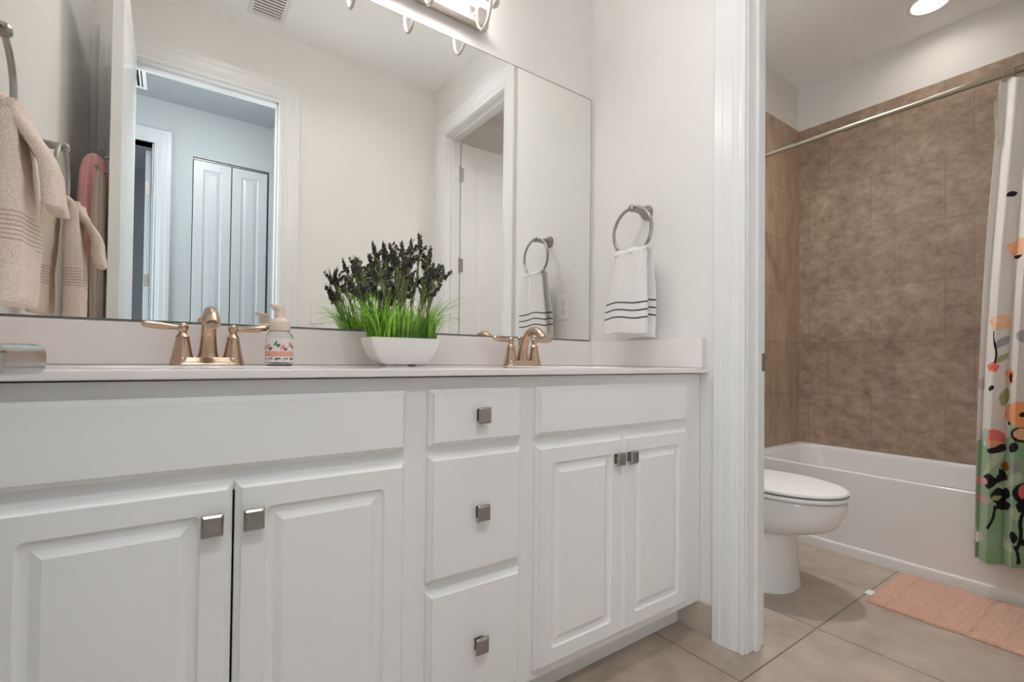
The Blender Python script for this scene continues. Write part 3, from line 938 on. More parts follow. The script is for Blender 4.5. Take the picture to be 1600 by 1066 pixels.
for i, (dx, hz, dy) in enumerate(TIPS):
    hz -= 0.016
    bx, by = dx * 0.50 + random.uniform(-0.012, 0.012), max(-0.036, min(0.036, dy * 0.6))
    P0, P3 = Vector((bx, by, 0.07)), Vector((dx, dy, hz))
    lean = (P3 - P0)
    P1 = P0 + Vector((lean.x * 0.12, lean.y * 0.12, lean.z * 0.45))
    P2 = P3 - Vector((lean.x * 0.42 + random.gauss(0, 0.020), lean.y * 0.3, lean.z * 0.20))

    def bez(t_):
        return P0 * (1 - t_) ** 3 + P1 * 3 * t_ * (1 - t_) ** 2 + P2 * 3 * t_ ** 2 * (1 - t_) + P3 * t_ ** 3
    bm = bmesh.new()
    tube(bm, [bez(k / 12) for k in range(13)], [0.0016 - 0.0008 * k / 12 for k in range(13)], 6)
    # side twigs
    twigs = []
    for k in range(3):
        tt = random.uniform(0.55, 0.82)
        p = bez(tt)
        a = random.uniform(0, 2 * PI)
        q = p + Vector((math.cos(a) * 0.028, math.sin(a) * 0.02, random.uniform(0.022, 0.045)))
        twigs.append((p, q))
        tube(bm, [p, (p + q) / 2 + Vector((math.cos(a) * 0.005, 0, -0.003)), q], [0.0010, 0.0009, 0.0006], 5)
    # thin buds at the very tip
    for k in range(7):
        c = bez(1.0) + Vector((random.gauss(0, 0.0012), random.gauss(0, 0.0012), -0.002 * k))
        a = random.uniform(0, 2 * PI)
        blade(bm, c, a, 0.007, 0.3, 0.0028, 3)
    st = obj('flower_stem', bm, STEM, pot)
    bm = bmesh.new()
    for k in range(26):
        tt = 0.78 + 0.21 * (k / 26)
        c = bez(tt)
        d = Vector((random.gauss(0, 1), random.gauss(0, 1), random.gauss(0.2, 0.6))).normalized()
        rr = random.uniform(0.0050, 0.0082) * (1.15 - 0.55 * (k / 26))
        blossom(bm, c + d * random.uniform(0.002, 0.0065) * (1.2 - 0.6 * k / 26), rr, d)
    for p, q in twigs:
        for k in range(11):
            c = p.lerp(q, 0.45 + 0.55 * k / 10)
            d = Vector((random.gauss(0, 1), random.gauss(0, 1), random.gauss(0.2, 0.6))).normalized()
            blossom(bm, c + d * 0.0035, random.uniform(0.0035, 0.0055), d)
    obj('blossoms', bm, BLOSS, st, angle=20)
    bm = bmesh.new()
    for k in range(38):
        tt = random.uniform(0.36, 0.86)
        c = bez(tt)
        blade(bm, c, random.uniform(0, 2 * PI), random.uniform(0.020, 0.044), random.uniform(0.4, 1.4), random.uniform(0.0028, 0.0050), 5)
    obj('leaves', bm, LEAFM, st, angle=180)

# ------------------------------------------------------------------ towel rings and towels


def towel_ring(label, wall_x, s, y=-0.293, z=1.4615):
    """s = +1: wall at the left, ring stands out toward +x."""
    t = thing('towel_ring', label, 'towel ring', (wall_x, y, z), 0, 'brushed nickel towel rings')
    bm = bmesh.new()
    ax = 'x' if s > 0 else '-x'
    lathe(bm, [(0.001, 0), (0.0275, 0.0), (0.0275, 0.004), (0.0255, 0.008), (0.0190, 0.018), (0.0135, 0.032), (0.0105, 0.050), (0.0098, 0.068), (0.0105, 0.074), (0.0122, 0.080),
               (0.0128, 0.088), (0.0115, 0.094), (0.0070, 0.098), (0.001, 0.0985)], 32, (0, 0, 0), ax)
    obj('post', bm, NICKEL, t)
    bm = bmesh.new()
    R = 0.0875
    rings = []
    for i in range(72):
        a = 2 * PI * i / 72
        rings.append([(s * 0.084 + 0.0062 * math.sin(b) * 0.9, (R + 0.0062 * math.cos(b)) * math.sin(a), -R + (R + 0.0062 * math.cos(b)) * math.cos(a) + 0.003)
                      for b in [2 * PI * k / 12 for k in range(12)]])
    vs = [[bm.verts.new(p) for p in r_] for r_ in rings]
    for i in range(72):
        a, b = vs[i], vs[(i + 1) % 72]
        for k in range(12):
            bm.faces.new((a[k], a[(k + 1) % 12], b[(k + 1) % 12], b[k]))
    obj('ring', bm, NICKEL, t)
    return t


towel_ring('nickel towel ring on the right wall holding the white striped towel', 0.0, -1)
towel_ring('nickel towel ring at the left edge holding the peach towel', XL, 1)


def sweep_slab(bm, stations, nw=28, nt=3):
    """Cloth slab: stations = (center xyz, half width along y, half thickness, normal (x,z), fold amplitude, fold phase, fold count)."""
    rings = []
    for (c, hw, ht, nrm, fa, ph, fc, skew) in stations:
        c = Vector(c)
        n = Vector((nrm[0], 0, nrm[1])).normalized()
        ring = []
        m = nw
        outline = []
        for k in range(m + 1):
            u = -1 + 2 * k / m
            outline.append((u, 1))
        for k in range(m + 1):
            u = 1 - 2 * k / m
            outline.append((u, -1))
        for u, sd in outline:
            edge = (1 - abs(u) ** 6) ** 0.5 if abs(u) < 1 else 0
            off = fa * math.cos(fc * u * PI + ph) + skew * u
            ring.append(c + Vector((0, hw * u, 0)) + n * (off + sd * ht * (0.25 + 0.75 * edge)))
        rings.append(ring)
    loft(bm, rings)


def smooth(t_):
    t_ = max(0, min(1, t_))
    return t_ * t_ * (3 - 2 * t_)


def drape(bm, x_ring, z_ring, yc, side, z_end, hw0, hw1, th0, th1, off0, off1, fa, ph, fc, yshift=0.0, flare=0.0, skew=0.0, n=40):
    """One hanging half of a towel from the top of a ring bar down to z_end on side (+1/-1 in x)."""
    st = []
    for i in range(n + 1):
        tt = i / n
        z = z_ring + (z_end - z_ring) * tt
        x = x_ring + side * (off0 + (off1 - off0) * smooth(min(1, tt * 1.6)) + flare * tt ** 2)
        hw = hw0 + (hw1 - hw0) * smooth(min(1, tt * 1.15)) ** 0.8
        th = th0 + (th1 - th0) * smooth(min(1, tt * 2.0))
        if tt > 0.985:
            th *= 0.8
        f = fa * (1 - 0.45 * tt)
        st.append(((x, yc + yshift * tt, z), hw, th, (side, 0.0), f, ph + 0.5 * tt, fc, skew * tt))
    sweep_slab(bm, st)


def over_bar(bm, x_ring, z_ring, yc, r, hw, th, off_a, off_b, fa, ph, fc):
    st = []
    for i in range(13):
        a = PI * i / 12
        rr = off_a if a < PI / 2 else off_b
        st.append(((x_ring + math.cos(a) * rr, yc, z_ring + math.sin(a) * r), hw, th, (math.cos(a), math.sin(a)), fa, ph, fc, 0.0))
    sweep_slab(bm, st)


# white striped towel (right ring, bar plane x = -0.084, bar bottom z = 1.289)
bm = bmesh.new()
RB = 1.2895
over_bar(bm, -0.084, RB + 0.004, -0.300, 0.014, 0.072, 0.0075, 0.018, 0.018, 0.0035, 0.4, 2.0)
drape(bm, -0.084, RB + 0.006, -0.300, -1, 1.002, 0.073, 0.101, 0.0085, 0.011, 0.018, 0.024, 0.0042, 0.4 + PI, 2.0, yshift=0.022)
drape(bm, -0.084, RB + 0.006, -0.300, 1, 0.988, 0.070, 0.086, 0.0080, 0.011, 0.018, 0.030, 0.0050, 0.4, 2.2, yshift=0.014)
tw = obj('hand_towel', bm, TERRYW, angle=60)
tag(tw, 'white hand towel with three dark stripes hanging from the right wall ring', 'towel')


def stripes(co):
    c = np.tile(np.array([0.86, 0.845, 0.825]), (len(co), 1))
    back = co[:, 0] > -0.084
    for z0 in (1.112, 1.085, 1.058):
        zz = co[:, 2] - 0.018 * (co[:, 1] + 0.29) / 0.1 * 0 - np.where(back, 0.010, 0.0)
        c[np.abs(zz - z0) < 0.0028] = (0.10, 0.095, 0.09)
    return c


# refine the mesh around the stripes so that their edges stay crisp
def subdivide_z(o, zs, half=0.0028):
    b = bmesh.new()
    b.from_mesh(o.data)
    for z0 in zs:
        for zz in (z0 - half - 0.0003, z0 - half + 0.0001, z0 + half - 0.0001, z0 + half + 0.0003):
            bmesh.ops.bisect_plane(b, geom=b.verts[:] + b.edges[:] + b.faces[:], dist=1e-6, plane_co=(0, 0, zz), plane_no=(0, 0, 1))
    b.to_mesh(o.data)
    b.free()
    o.data.polygons.foreach_set('use_smooth', [True] * len(o.data.polygons))
    o.data.set_sharp_from_angle(angle=math.radians(60))


subdivide_z(tw, (1.112, 1.085, 1.058, 1.122, 1.095, 1.068))
paint(tw, stripes)
for v in tw.data.vertices:   # the hem and stripes sag a little
    v.co.z += 0.0045 * math.sin((v.co.y + 0.30) * 34 + (0 if v.co.x < -0.084 else 2.0)) * max(0.0, min(1.0, (1.25 - v.co.z) / 0.15))

# peach towel (left ring, bar plane x = -1.706, bar bottom z = 1.289)
bm = bmesh.new()
XR = XL + 0.084
over_bar(bm, XR, RB + 0.006, -0.315, 0.022, 0.060, 0.011, 0.026, 0.022, 0.003, 0.0, 2.0)
drape(bm, XR, RB + 0.008, -0.315, 1, 0.985, 0.062, 0.072, 0.014, 0.021, 0.024, 0.030, 0.004, 0.3, 2.0)      # long inner layer
drape(bm, XR, RB + 0.026, -0.325, 1, 1.152, 0.052, 0.050, 0.010, 0.012, 0.032, 0.070, 0.003, 0.8, 1.6, flare=0.010)  # short folded flap
drape(bm, XR, RB + 0.008, -0.300, -1, 1.010, 0.062, 0.080, 0.013, 0.018, 0.024, 0.036, 0.005, 0.0, 2.2)     # wall side
for v in bm.verts:
    q = v.co * 42
    d = noise.noise_vector(v.co * 26) * 0.0028
    v.co += d
pt = obj('hand_towel', bm, TERRYP, angle=60)
tag(pt, 'thick peach terry towel with ribbed bands folded over the left ring', 'towel')


def peach(co):
    c = np.tile(np.array([0.93, 0.775, 0.665]), (len(co), 1))
    z = co[:, 2]
    for k in range(7):
        m = np.abs(z - (1.086 + 0.0075 * k)) < 0.0014
        c[m] = (0.66, 0.51, 0.42)
    return c


subdivide_z(pt, [1.086 + 0.0075 * k for k in range(7)], 0.0014)
paint(pt, peach)


# cloths on the back of the entry door
def hanging_cloth(name, label, m, xc, yc, z0, z1, hx0, hx1, hy0, hy1, folds, amp, seed):
    bm = bmesh.new()
    rings = []
    rnd = random.Random(seed)
    ph = rnd.uniform(0, 6)
    for i in range(44):
        tt = i / 43
        z = z0 + (z1 - z0) * tt
        e = smooth(min(1, tt * 3.2))
        hx, hy = hx0 + (hx1 - hx0) * e, hy0 + (hy1 - hy0) * e
        dome = math.sqrt(max(0.02, 1 - (1 - min(1.0, tt * 7)) ** 2))
        hx, hy = hx * dome, hy * dome
        ring = []
        for k in range(72):
            a = 2 * PI * k / 72
            f = 1 + amp * math.cos(folds * a + ph + 1.2 * tt) + 0.5 * amp * math.cos((2 * folds + 1) * a - ph)
            zo = 0.012 * math.cos(3 * a + ph) * tt
            ring.append((xc + hx * f * math.cos(a), yc + hy * f * math.sin(a), z + zo))
        rings.append(ring)
    loft(bm, rings)
    return tag(obj(name, bm, m, angle=70), label, 'cloth')


hanging_cloth('bath_towel', 'pink cotton towel hung behind the open entry door, seen in the mirror', PINKC, -1.716, -1.010, 1.690, 1.17, 0.040, 0.046, 0.050, 0.062, 5, 0.10, 3)
hanging_cloth('bath_robe', 'taupe cloth hung on the back of the entry door beside the pink towel', TAUPE, -1.687, -0.893, 1.600, 1.03, 0.018, 0.021, 0.026, 0.042, 6, 0.08, 8)

# ------------------------------------------------------------------ switches and outlets


def wall_plate(name, label, cat, loc, rz, kind):
    t = thing(name, label, cat, loc, rz)
    obj('plate', panel(0.074, 0.118, [(0, 0, 0.004), (0, 0.003, 0.004), (0.003, 0.0058, 0.004), (0.006, 0.0062, 0.003)], -0.037, -0.059, 0, -1), PLASTIC, t)
    if kind == 'rocker':
        bm = boxes((-0.0165, 0.0165, -0.0075, -0.005, -0.0335, 0.0335), bev=0.001)
        o = obj('rocker', bm, PLASTIC, t)
        o.rotation_euler = (math.radians(1.5), 0, 0)
    else:
        for z in (-0.020, 0.020):
            bm = bmesh.new()
            loft(bm, [[(px, -y, z + pz) for px, pz in rrect(0.0165, 0.0142, 0.011, 6)] for y in (0.005, 0.0085)])
            s = obj('socket', bm, PLASTIC, t)
            obj('slots', boxes((-0.0075, -0.0055, -0.0089, -0.0080, z - 0.001, z + 0.008), (0.0055, 0.0075, -0.0089, -0.0080, z - 0.001, z + 0.007),
                               (-0.0022, 0.0022, -0.0089, -0.0080, z - 0.0095, z - 0.0050)), DARK, s)
        bm = bmesh.new()
        lathe(bm, [(0.0032, 0.006), (0.0030, 0.0072), (0.001, 0.0074)], 12, (0, 0, 0), '-y')
        obj('screw', bm, NICKEL, t)
    return t


wall_plate('power_outlet', 'white duplex outlet on the right wall beside the mirror corner', 'outlet', (0, -0.187, 1.143), -PI / 2, 'outlet')
wall_plate('light_switch', 'white rocker switch on the right wall behind the striped towel', 'light switch', (0, -0.298, 1.143), -PI / 2, 'rocker')
wall_plate('light_switch', 'white rocker switch on the wall facing the mirror, seen beside the plant reflection', 'light switch', (-0.758, YF, 1.162), PI, 'rocker')

# ------------------------------------------------------------------ vanity light over the mirror
vl = thing('vanity_light', 'nickel bath bar light with hoops and frosted glass above the mirror', 'light fixture', (-0.905, 0, 2.10))
obj('back_plate', boxes((-0.355, 0.355, -0.018, -0.0005, -0.016, 0.062), bev=0.004), FIXT, vl)
obj('bar', boxes((-0.345, 0.345, -0.046, -0.016, -0.024, -0.006), bev=0.003), FIXT, vl)
for k in range(4):
    x = 0.297 - 0.198 * k
    bm = bmesh.new()
    ell = [(x, -0.088 + 0.046 * math.sin(2 * PI * i / 40), 0.008 - 0.078 * math.cos(2 * PI * i / 40)) for i in range(41)]
    tube(bm, ell, 0.0055, 10, cap=False)
    tube(bm, [(x, -0.022, 0.02), (x, -0.046, 0.012)], 0.006, 10)
    obj('hoop', bm, FIXT, vl)
for k in range(3):
    x0 = 0.297 - 0.198 * k - 0.012
    bm = bmesh.new()
    lathe(bm, [(0.001, 0), (0.030, 0.0), (0.034, 0.004), (0.034, 0.170), (0.030, 0.174), (0.001, 0.174)], 28, (x0 - 0.174, -0.088, 0.034), 'x')
    obj('glass_shade', bm, LAMPG, vl)
for s in (-1, 1):
    bm = bmesh.new()
    tube(bm, [(s * 0.289, -0.088, 0.040), (s * 0.325, -0.088, 0.040)], 0.007, 12)
    lathe(bm, [(0.001, -0.02), (0.012, -0.0165), (0.0195, -0.006), (0.0195, 0.006), (0.012, 0.0165), (0.001, 0.02)], 20, (s * 0.338, -0.088, 0.040), 'x')
    obj('finial', bm, FIXT, vl)

# ------------------------------------------------------------------ ceiling vents and downlight


def vent(label, x0, x1, y0, y1, z, nsl, along):
    t = thing('air_vent', label, 'air vent', ((x0 + x1) / 2, (y0 + y1) / 2, z))
    hx, hy = (x1 - x0) / 2, (y1 - y0) / 2
    f = 0.022
    obj('frame', boxes((-hx - f, -hx, -hy - f, hy + f, -0.007, 0), (hx, hx + f, -hy - f, hy + f, -0.007, 0), (-hx, hx, -hy - f, -hy, -0.007, 0), (-hx, hx, hy, hy + f, -0.007, 0), bev=0.001), PLASTIC, t)
    obj('duct_shade', boxes((-hx, hx, -hy, hy, -0.0012, -0.0002)), DARK, t)  # thin near-black sheet painted as the shade behind the slats
    for k in range(nsl):
        bm = bmesh.new()
        c = -1 + (2 * k + 1) / nsl
        if along == 'x':
            box(bm, -hx, hx, -0.0045, 0.0045, -0.0008, 0.0008)
            o = obj('slat', bm, PLASTIC, t)
            o.location = (0, c * hy, -0.0055)
            o.rotation_euler = (math.radians(48), 0, 0)
        else:
            box(bm, -0.006, 0.006, -hy, hy, -0.0008, 0.0008)
            o = obj('slat', bm, PLASTIC, t)
            o.location = (c * hx, 0, -0.0055)
            o.rotation_euler = (0, math.radians(35), 0)
    return t


vent('white slatted vent in the ceiling over the vanity, seen in the mirror', -1.138, -1.004, -1.400, -1.140, H, 11, 'x')
vent('white slatted vent in the hall ceiling, seen through the entry doorway', -1.86, -1.645, -2.66, -2.36, H, 9, 'y')


def downlight(label, x, y, z, m, depth=0.055):
    dl = thing('recessed_light', label, 'light fixture', (x, y, z))
    bm = bmesh.new()
    lathe(bm, [(0.066, depth), (0.072, 0.004), (0.074, -0.003), (0.088, -0.005), (0.092, -0.003), (0.093, -0.0003)], 40, cap0=False, cap1=False)
    obj('trim_ring', bm, PLASTIC, dl)
    bm = bmesh.new()
    lathe(bm, [(0.001, depth - 0.002), (0.0655, depth - 0.002), (0.0655, depth + 0.002), (0.001, depth + 0.002)], 40)
    obj('lens', bm, m, dl)


downlight('round recessed ceiling light over the bathtub', *CANS_TUB[0], HB, DOWNG, 0.022)
downlight('added unseen round recessed fill light above the toilet', *CANS_TUB[1], HB, FILLT)  # added out of view to brighten the tub room
downlight('added unseen round recessed fill light above the left sink', *FILL_CANS_VANITY[0], H, FILLV)
downlight('added unseen round recessed fill light above the right sink', *FILL_CANS_VANITY[1], H, FILLV)

hl = thing('fill_ceiling_lamp', 'added unseen round fill lamp on the hall ceiling just outside the entry doorway', 'light fixture', (-1.33, -1.93, H))  # lamp added to fill the cabinet fronts through the doorway
bm = bmesh.new()
lathe(bm, [(0.001, -0.0005), (0.165, -0.0005), (0.165, -0.022), (0.158, -0.028), (0.001, -0.028)], 40)
obj('base', bm, NICKEL, hl)
bm = bmesh.new()
lathe(bm, [(0.152, -0.028), (0.150, -0.045), (0.125, -0.068), (0.07, -0.082), (0.001, -0.086)], 40)
obj('diffuser', bm, HFILL, hl)

# ------------------------------------------------------------------ bathtub
tb = thing('bathtub', 'white alcove bathtub with flat apron behind the toilet', 'bathtub', (1.50, -0.77, 0))
LOC = (-1.50, 0.77, 0)
TX0, TX1, TY0, TY1, TZ = 1.146, 1.8685, YF + 0.012, -0.0115, 0.394
bm = bmesh.new()


def rr3(x0, x1, y0, y1, r, z, n=10):
    return [(px, py, z) for px, py in rrect((x1 - x0) / 2, (y1 - y0) / 2, r, n, (x0 + x1) / 2, (y0 + y1) / 2)]


rings = [rr3(TX0, TX1, TY0, TY1, 0.002, 0.0), rr3(TX0, TX1, TY0, TY1, 0.002, 0.385), rr3(TX0 + 0.0015, TX1 - 0.0015, TY0 + 0.0015, TY1 - 0.0015, 0.003, 0.391),
         rr3(TX0 + 0.005, TX1 - 0.005, TY0 + 0.005, TY1 - 0.005, 0.005, 0.394),
         rr3(TX0 + 0.026, TX1 - 0.032, TY0 + 0.060, TY1 - 0.050, 0.10, 0.394), rr3(TX0 + 0.033, TX1 - 0.040, TY0 + 0.068, TY1 - 0.058, 0.10, 0.389),
         rr3(TX0 + 0.040, TX1 - 0.046, TY0 + 0.078, TY1 - 0.068, 0.11, 0.370), rr3(TX0 + 0.085, TX1 - 0.075, TY0 + 0.14, TY1 - 0.13, 0.14, 0.12), rr3(TX0 + 0.12, TX1 - 0.11, TY0 + 0.19, TY1 - 0.19, 0.15, 0.085)]
loft(bm, rings)
obj('tub_body', bm, TUBM, tb, angle=40).location = LOC
bm = bmesh.new()
rings = [[(TX0 + 0.001, TY0, z) if d == 0 else (TX0 - d, TY0, z) for d, z in ((0, 0.0), (0.012, 0.0), (0.012, 0.036), (0.008, 0.044), (0, 0.048))],
         [(TX0 + 0.001, TY1, z) if d == 0 else (TX0 - d, TY1, z) for d, z in ((0, 0.0), (0.012, 0.0), (0.012, 0.036), (0.008, 0.044), (0, 0.048))]]
loft(bm, rings)
obj('apron_foot', bm, TUBM, tb).location = LOC
bm = bmesh.new()
lathe(bm, [(0.001, 0), (0.03, 0), (0.03, 0.003), (0.001, 0.004)], 24, (1.50, -0.42, 0.0855))
obj('drain', bm, CHROME, tb).location = LOC

# ------------------------------------------------------------------ toilet
TXC = 0.575
tl = thing('toilet', 'white floor toilet with closed lid in front of the bathtub', 'toilet', (TXC, -0.30, 0))
LOC = (0, 0.30, 0)


def egg(hw, yf, yb, z, n=56, p=2.0, sq=0.0):
    """Egg outline: front tip yf (more negative), back yb."""
    ym = yf + (yb - yf) * 0.46
    pts = []
    for k in range(n):
        a = 2 * PI * k / n
        c, s = math.cos(a), math.sin(a)
        ex = 2.0 / (2.0 + sq)
        cc = math.copysign(abs(c) ** ex, c)
        ss = math.copysign(abs(s) ** ex, s)
        y = ym + ss * ((yb - ym) if s > 0 else (ym - yf))
        pts.append((hw * cc, y, z))
    return pts


def egg_loft(bm, spec, sub=4):
    """Egg rings (half width, front, back, z, squareness) joined with Catmull-Rom in-betweens."""
    P = [np.array(q, float) for q in spec]
    rings = []
    for i in range(len(P) - 1):
        p0, p1, p2, p3 = P[max(i - 1, 0)], P[i], P[i + 1], P[min(i + 2, len(P) - 1)]
        for k in range(sub):
            t = k / sub
            q = 0.5 * (2 * p1 + (p2 - p0) * t + (2 * p0 - 5 * p1 + 4 * p2 - p3) * t * t + (3 * p1 - p0 - 3 * p2 + p3) * t ** 3)
            rings.append(egg(q[0], q[1], q[2], q[3], 72, sq=max(0.0, q[4])))
    q = P[-1]
    rings.append(egg(q[0], q[1], q[2], q[3], 72, sq=q[4]))
    loft(bm, rings)


bm = bmesh.new()
egg_loft(bm, [(0.151, -0.572, -0.14, 0.0, 0.6), (0.150, -0.571, -0.14, 0.010, 0.6), (0.144, -0.566, -0.14, 0.05, 0.6), (0.138, -0.562, -0.14, 0.13, 0.5), (0.135, -0.561, -0.14, 0.200, 0.4),
              (0.135, -0.563, -0.14, 0.222, 0.4), (0.141, -0.590, -0.13, 0.231, 0.2), (0.152, -0.645, -0.11, 0.245, 0.0), (0.166, -0.696, -0.09, 0.268, 0.0), (0.176, -0.726, -0.06, 0.300, 0.0),
              (0.1815, -0.740, -0.04, 0.335, 0.0), (0.184, -0.745, -0.03, 0.362, 0.0), (0.183, -0.744, -0.03, 0.374, 0.0), (0.178, -0.738, -0.03, 0.380, 0.0)])
obj('bowl', bm, PORC, tl, angle=50).location = LOC
bm = bmesh.new()
loft(bm, [egg(0.165, -0.720, -0.235, 0.379), egg(0.172, -0.728, -0.235, 0.3865), egg(0.186, -0.749, -0.235, 0.3870), egg(0.188, -0.751, -0.235, 0.393), egg(0.187, -0.750, -0.235, 0.3975), egg(0.183, -0.744, -0.235, 0.3990)])
obj('seat', bm, PLASTIC, tl, angle=50).location = LOC
bm = bmesh.new()
loft(bm, [egg(0.158, -0.708, -0.222, 0.398), egg(0.165, -0.718, -0.222, 0.4062), egg(0.182, -0.744, -0.220, 0.4066), egg(0.1845, -0.747, -0.220, 0.411), egg(0.183, -0.744, -0.220, 0.417), egg(0.170, -0.722, -0.225, 0.422),
          egg(0.12, -0.62, -0.26, 0.425), egg(0.05, -0.5, -0.33, 0.426)])
obj('lid', bm, PLASTIC, tl, angle=50).location = LOC
bm = bmesh.new()
loft(bm, [[(px, py, z) for px, py in rrect(hx, hy, 0.03, 8, 0, -0.115)] for hx, hy, z in ((0.185, 0.078, 0.375), (0.195, 0.084, 0.40), (0.215, 0.094, 0.70), (0.216, 0.094, 0.715))])
obj('tank', bm, PORC, tl, angle=50).location = LOC
bm = bmesh.new()
loft(bm, [[(px, py, z) for px, py in rrect(hx, hy, 0.03, 8, 0, -0.115)] for hx, hy, z in ((0.218, 0.097, 0.716), (0.224, 0.101, 0.720), (0.224, 0.101, 0.742), (0.218, 0.096, 0.750))])
obj('tank_lid', bm, PORC, tl, angle=50).location = LOC
bm = bmesh.new()
lathe(bm, [(0.001, 0), (0.013, 0), (0.013, 0.008), (0.008, 0.012)], 18, (-0.15, -0.209, 0.665), '-y')
tube(bm, [(-0.15, -0.222, 0.665), (-0.12, -0.226, 0.662), (-0.085, -0.226, 0.657)], [0.006, 0.006, 0.005], 10)
obj('flush_lever', bm, CHROME, tl).location = LOC

# ------------------------------------------------------------------ bath rug
rg = thing('bath_rug', 'peach chenille rug on the tile floor in front of the bathtub', 'rug', (0.905, -1.065, 0.0))
bm = bmesh.new()
NX, NY = 100, 160
RW, RL = 0.205, 0.305
grid = []
for j_ in range(NY + 1):
    row = []
    v = -RL + 2 * RL * j_ / NY
    for i_ in range(NX + 1):
        u = -RW + 2 * RW * i_ / NX
        e = min(1.0, min(RW - abs(u), RL - abs(v)) / 0.012)
        wav = 0.5 + 0.5 * math.sin(v * 2 * PI / 0.0160 + 1.3 * noise.noise((u * 14, v * 14, 0)))
        clump = noise.noise((u * 80, v * 50, 3.1))
        big = noise.noise((u * 9, v * 9, 7.7))
        rows = max(0.0, math.sin(v * 2 * PI / 0.075 + 0.8)) ** 6
        z = 0.0035 + e ** 0.5 * (0.0080 + 0.0034 * wav + 0.0034 * clump + 0.0025 * big - 0.0060 * rows)
        jit = 0.004 * noise.noise((u * 40, v * 40, 1.0)) + 0.004 * noise.noise((u * 12, v * 12, 5.0))
        row.append(bm.verts.new((u + jit, v + jit * 0.8, max(0.0022, z))))
    grid.append(row)
for j_ in range(NY):
    for i_ in range(NX):
        bm.faces.new((grid[j_][i_], grid[j_][i_ + 1], grid[j_ + 1][i_ + 1], grid[j_ + 1][i_]))
edge = [e for e in bm.edges if len(e.link_faces) == 1]
ex = bmesh.ops.extrude_edge_only(bm, edges=edge)
for v in [g for g in ex['geom'] if isinstance(g, bmesh.types.BMVert)]:
    v.co.z = 0.0006
o = obj('pile', bm, RUGM, rg, angle=180)
o = obj('care_tag', boxes((-0.135, -0.085, RL - 0.004, RL + 0.026, 0.0010, 0.0022)), PLASTIC, rg)
o['label'] = 'small white tag'

# ------------------------------------------------------------------ curtain rod, hooks, curtain, liner
RX, RZ = 1.170, 2.033
cr = thing('curtain_rod', 'brushed nickel shower curtain rod across the bathtub alcove', 'curtain rod', (RX, -0.77, RZ))
bm = bmesh.new()
lathe(bm, [(0.0118, -0.295), (0.0118, 0.745)], 20, (0, 0, 0), 'y')
obj('inner_tube', bm, ROD, cr)
bm = bmesh.new()
lathe(bm, [(0.0118, -0.290), (0.0136, -0.288), (0.0136, -0.2), (0.0136, 0.0)][:1] + [(0.0136, -0.750), (0.0136, -0.290)], 20, (0, 0, 0), 'y')
obj('outer_tube', bm, ROD, cr)
for yy, ax in ((0.7575, '-y'), (-0.749, 'y')):
    bm = bmesh.new()
    lathe(bm, [(0.001, 0), (0.030, 0), (0.030, 0.006), (0.020, 0.013), (0.0135, 0.018), (0.0135, 0.03)], 24, (0, yy, 0), ax)
    obj('flange', bm, ROD, cr)


def curtain_xy(s, z):
    """s = distance along the bunched curtain from its edge, z height -> (x, y)."""
    dn = (2.005 - z) / 1.85
    ye = -1.053 + 0.066 * dn + 0.012 * math.sin(dn * 3.0)
    base = 1.168 - 0.078 * smooth(dn * 1.35)
    amp = 0.012 + 0.012 * smooth(dn * 2)
    lam = 0.060 + 0.005 * dn
    ph = 2 * PI * (s - 0.077) / lam
    x = base + amp * math.cos(ph) + 0.006 * noise.noise((s * 9, z * 1.3, 2.0))
    y = ye - s + 0.006 * math.sin(2 * ph + 0.4) * dn + 0.006 * noise.noise((s * 7, z * 1.1, 9.0))
    return x, y


bm = bmesh.new()
NS, NZ = 270, 620
SL = 0.46
grid = []
for j_ in range(NZ + 1):
    z = 2.005 - (2.005 - 0.155) * j_ / NZ
    row = []
    for i_ in range(NS + 1):
        s = 0.17 * i_ / 190 if i_ <= 190 else 0.17 + (SL - 0.17) * (i_ - 190) / (NS - 190)
        x, y = curtain_xy(s, z)
        zz = z + (0.010 * math.sin(2 * PI * s / 0.1 + 0.5) if j_ == 0 else 0) - 0.006 * math.sin(s * 30) * (j_ / NZ)
        row.append(bm.verts.new((x, y, zz)))
    grid.append(row)
for j_ in range(NZ):
    for i_ in range(NS):
        bm.faces.new((grid[j_][i_], grid[j_][i_ + 1], grid[j_ + 1][i_ + 1], grid[j_ + 1][i_]))
cu = obj('shower_curtain', bm, CURT, angle=180)
md = cu.modifiers.new('thickness', 'SOLIDIFY')
md.thickness = 0.0012
tag(cu, 'floral shower curtain, white above and green below, bunched at the right', 'shower curtain')


bm = boxes((-0.0005, 0.0005, -0.011, 0.011, -0.020, 0.020))
ct_ = obj('care_tag', bm, PLASTIC, cu)
ct_.location = (*curtain_xy(0.004, 0.235), 0.235)
ct_.location.x -= 0.004
ct_.rotation_euler = (0, 0, 0.5)
ct_['label'] = 'small white hem tag'


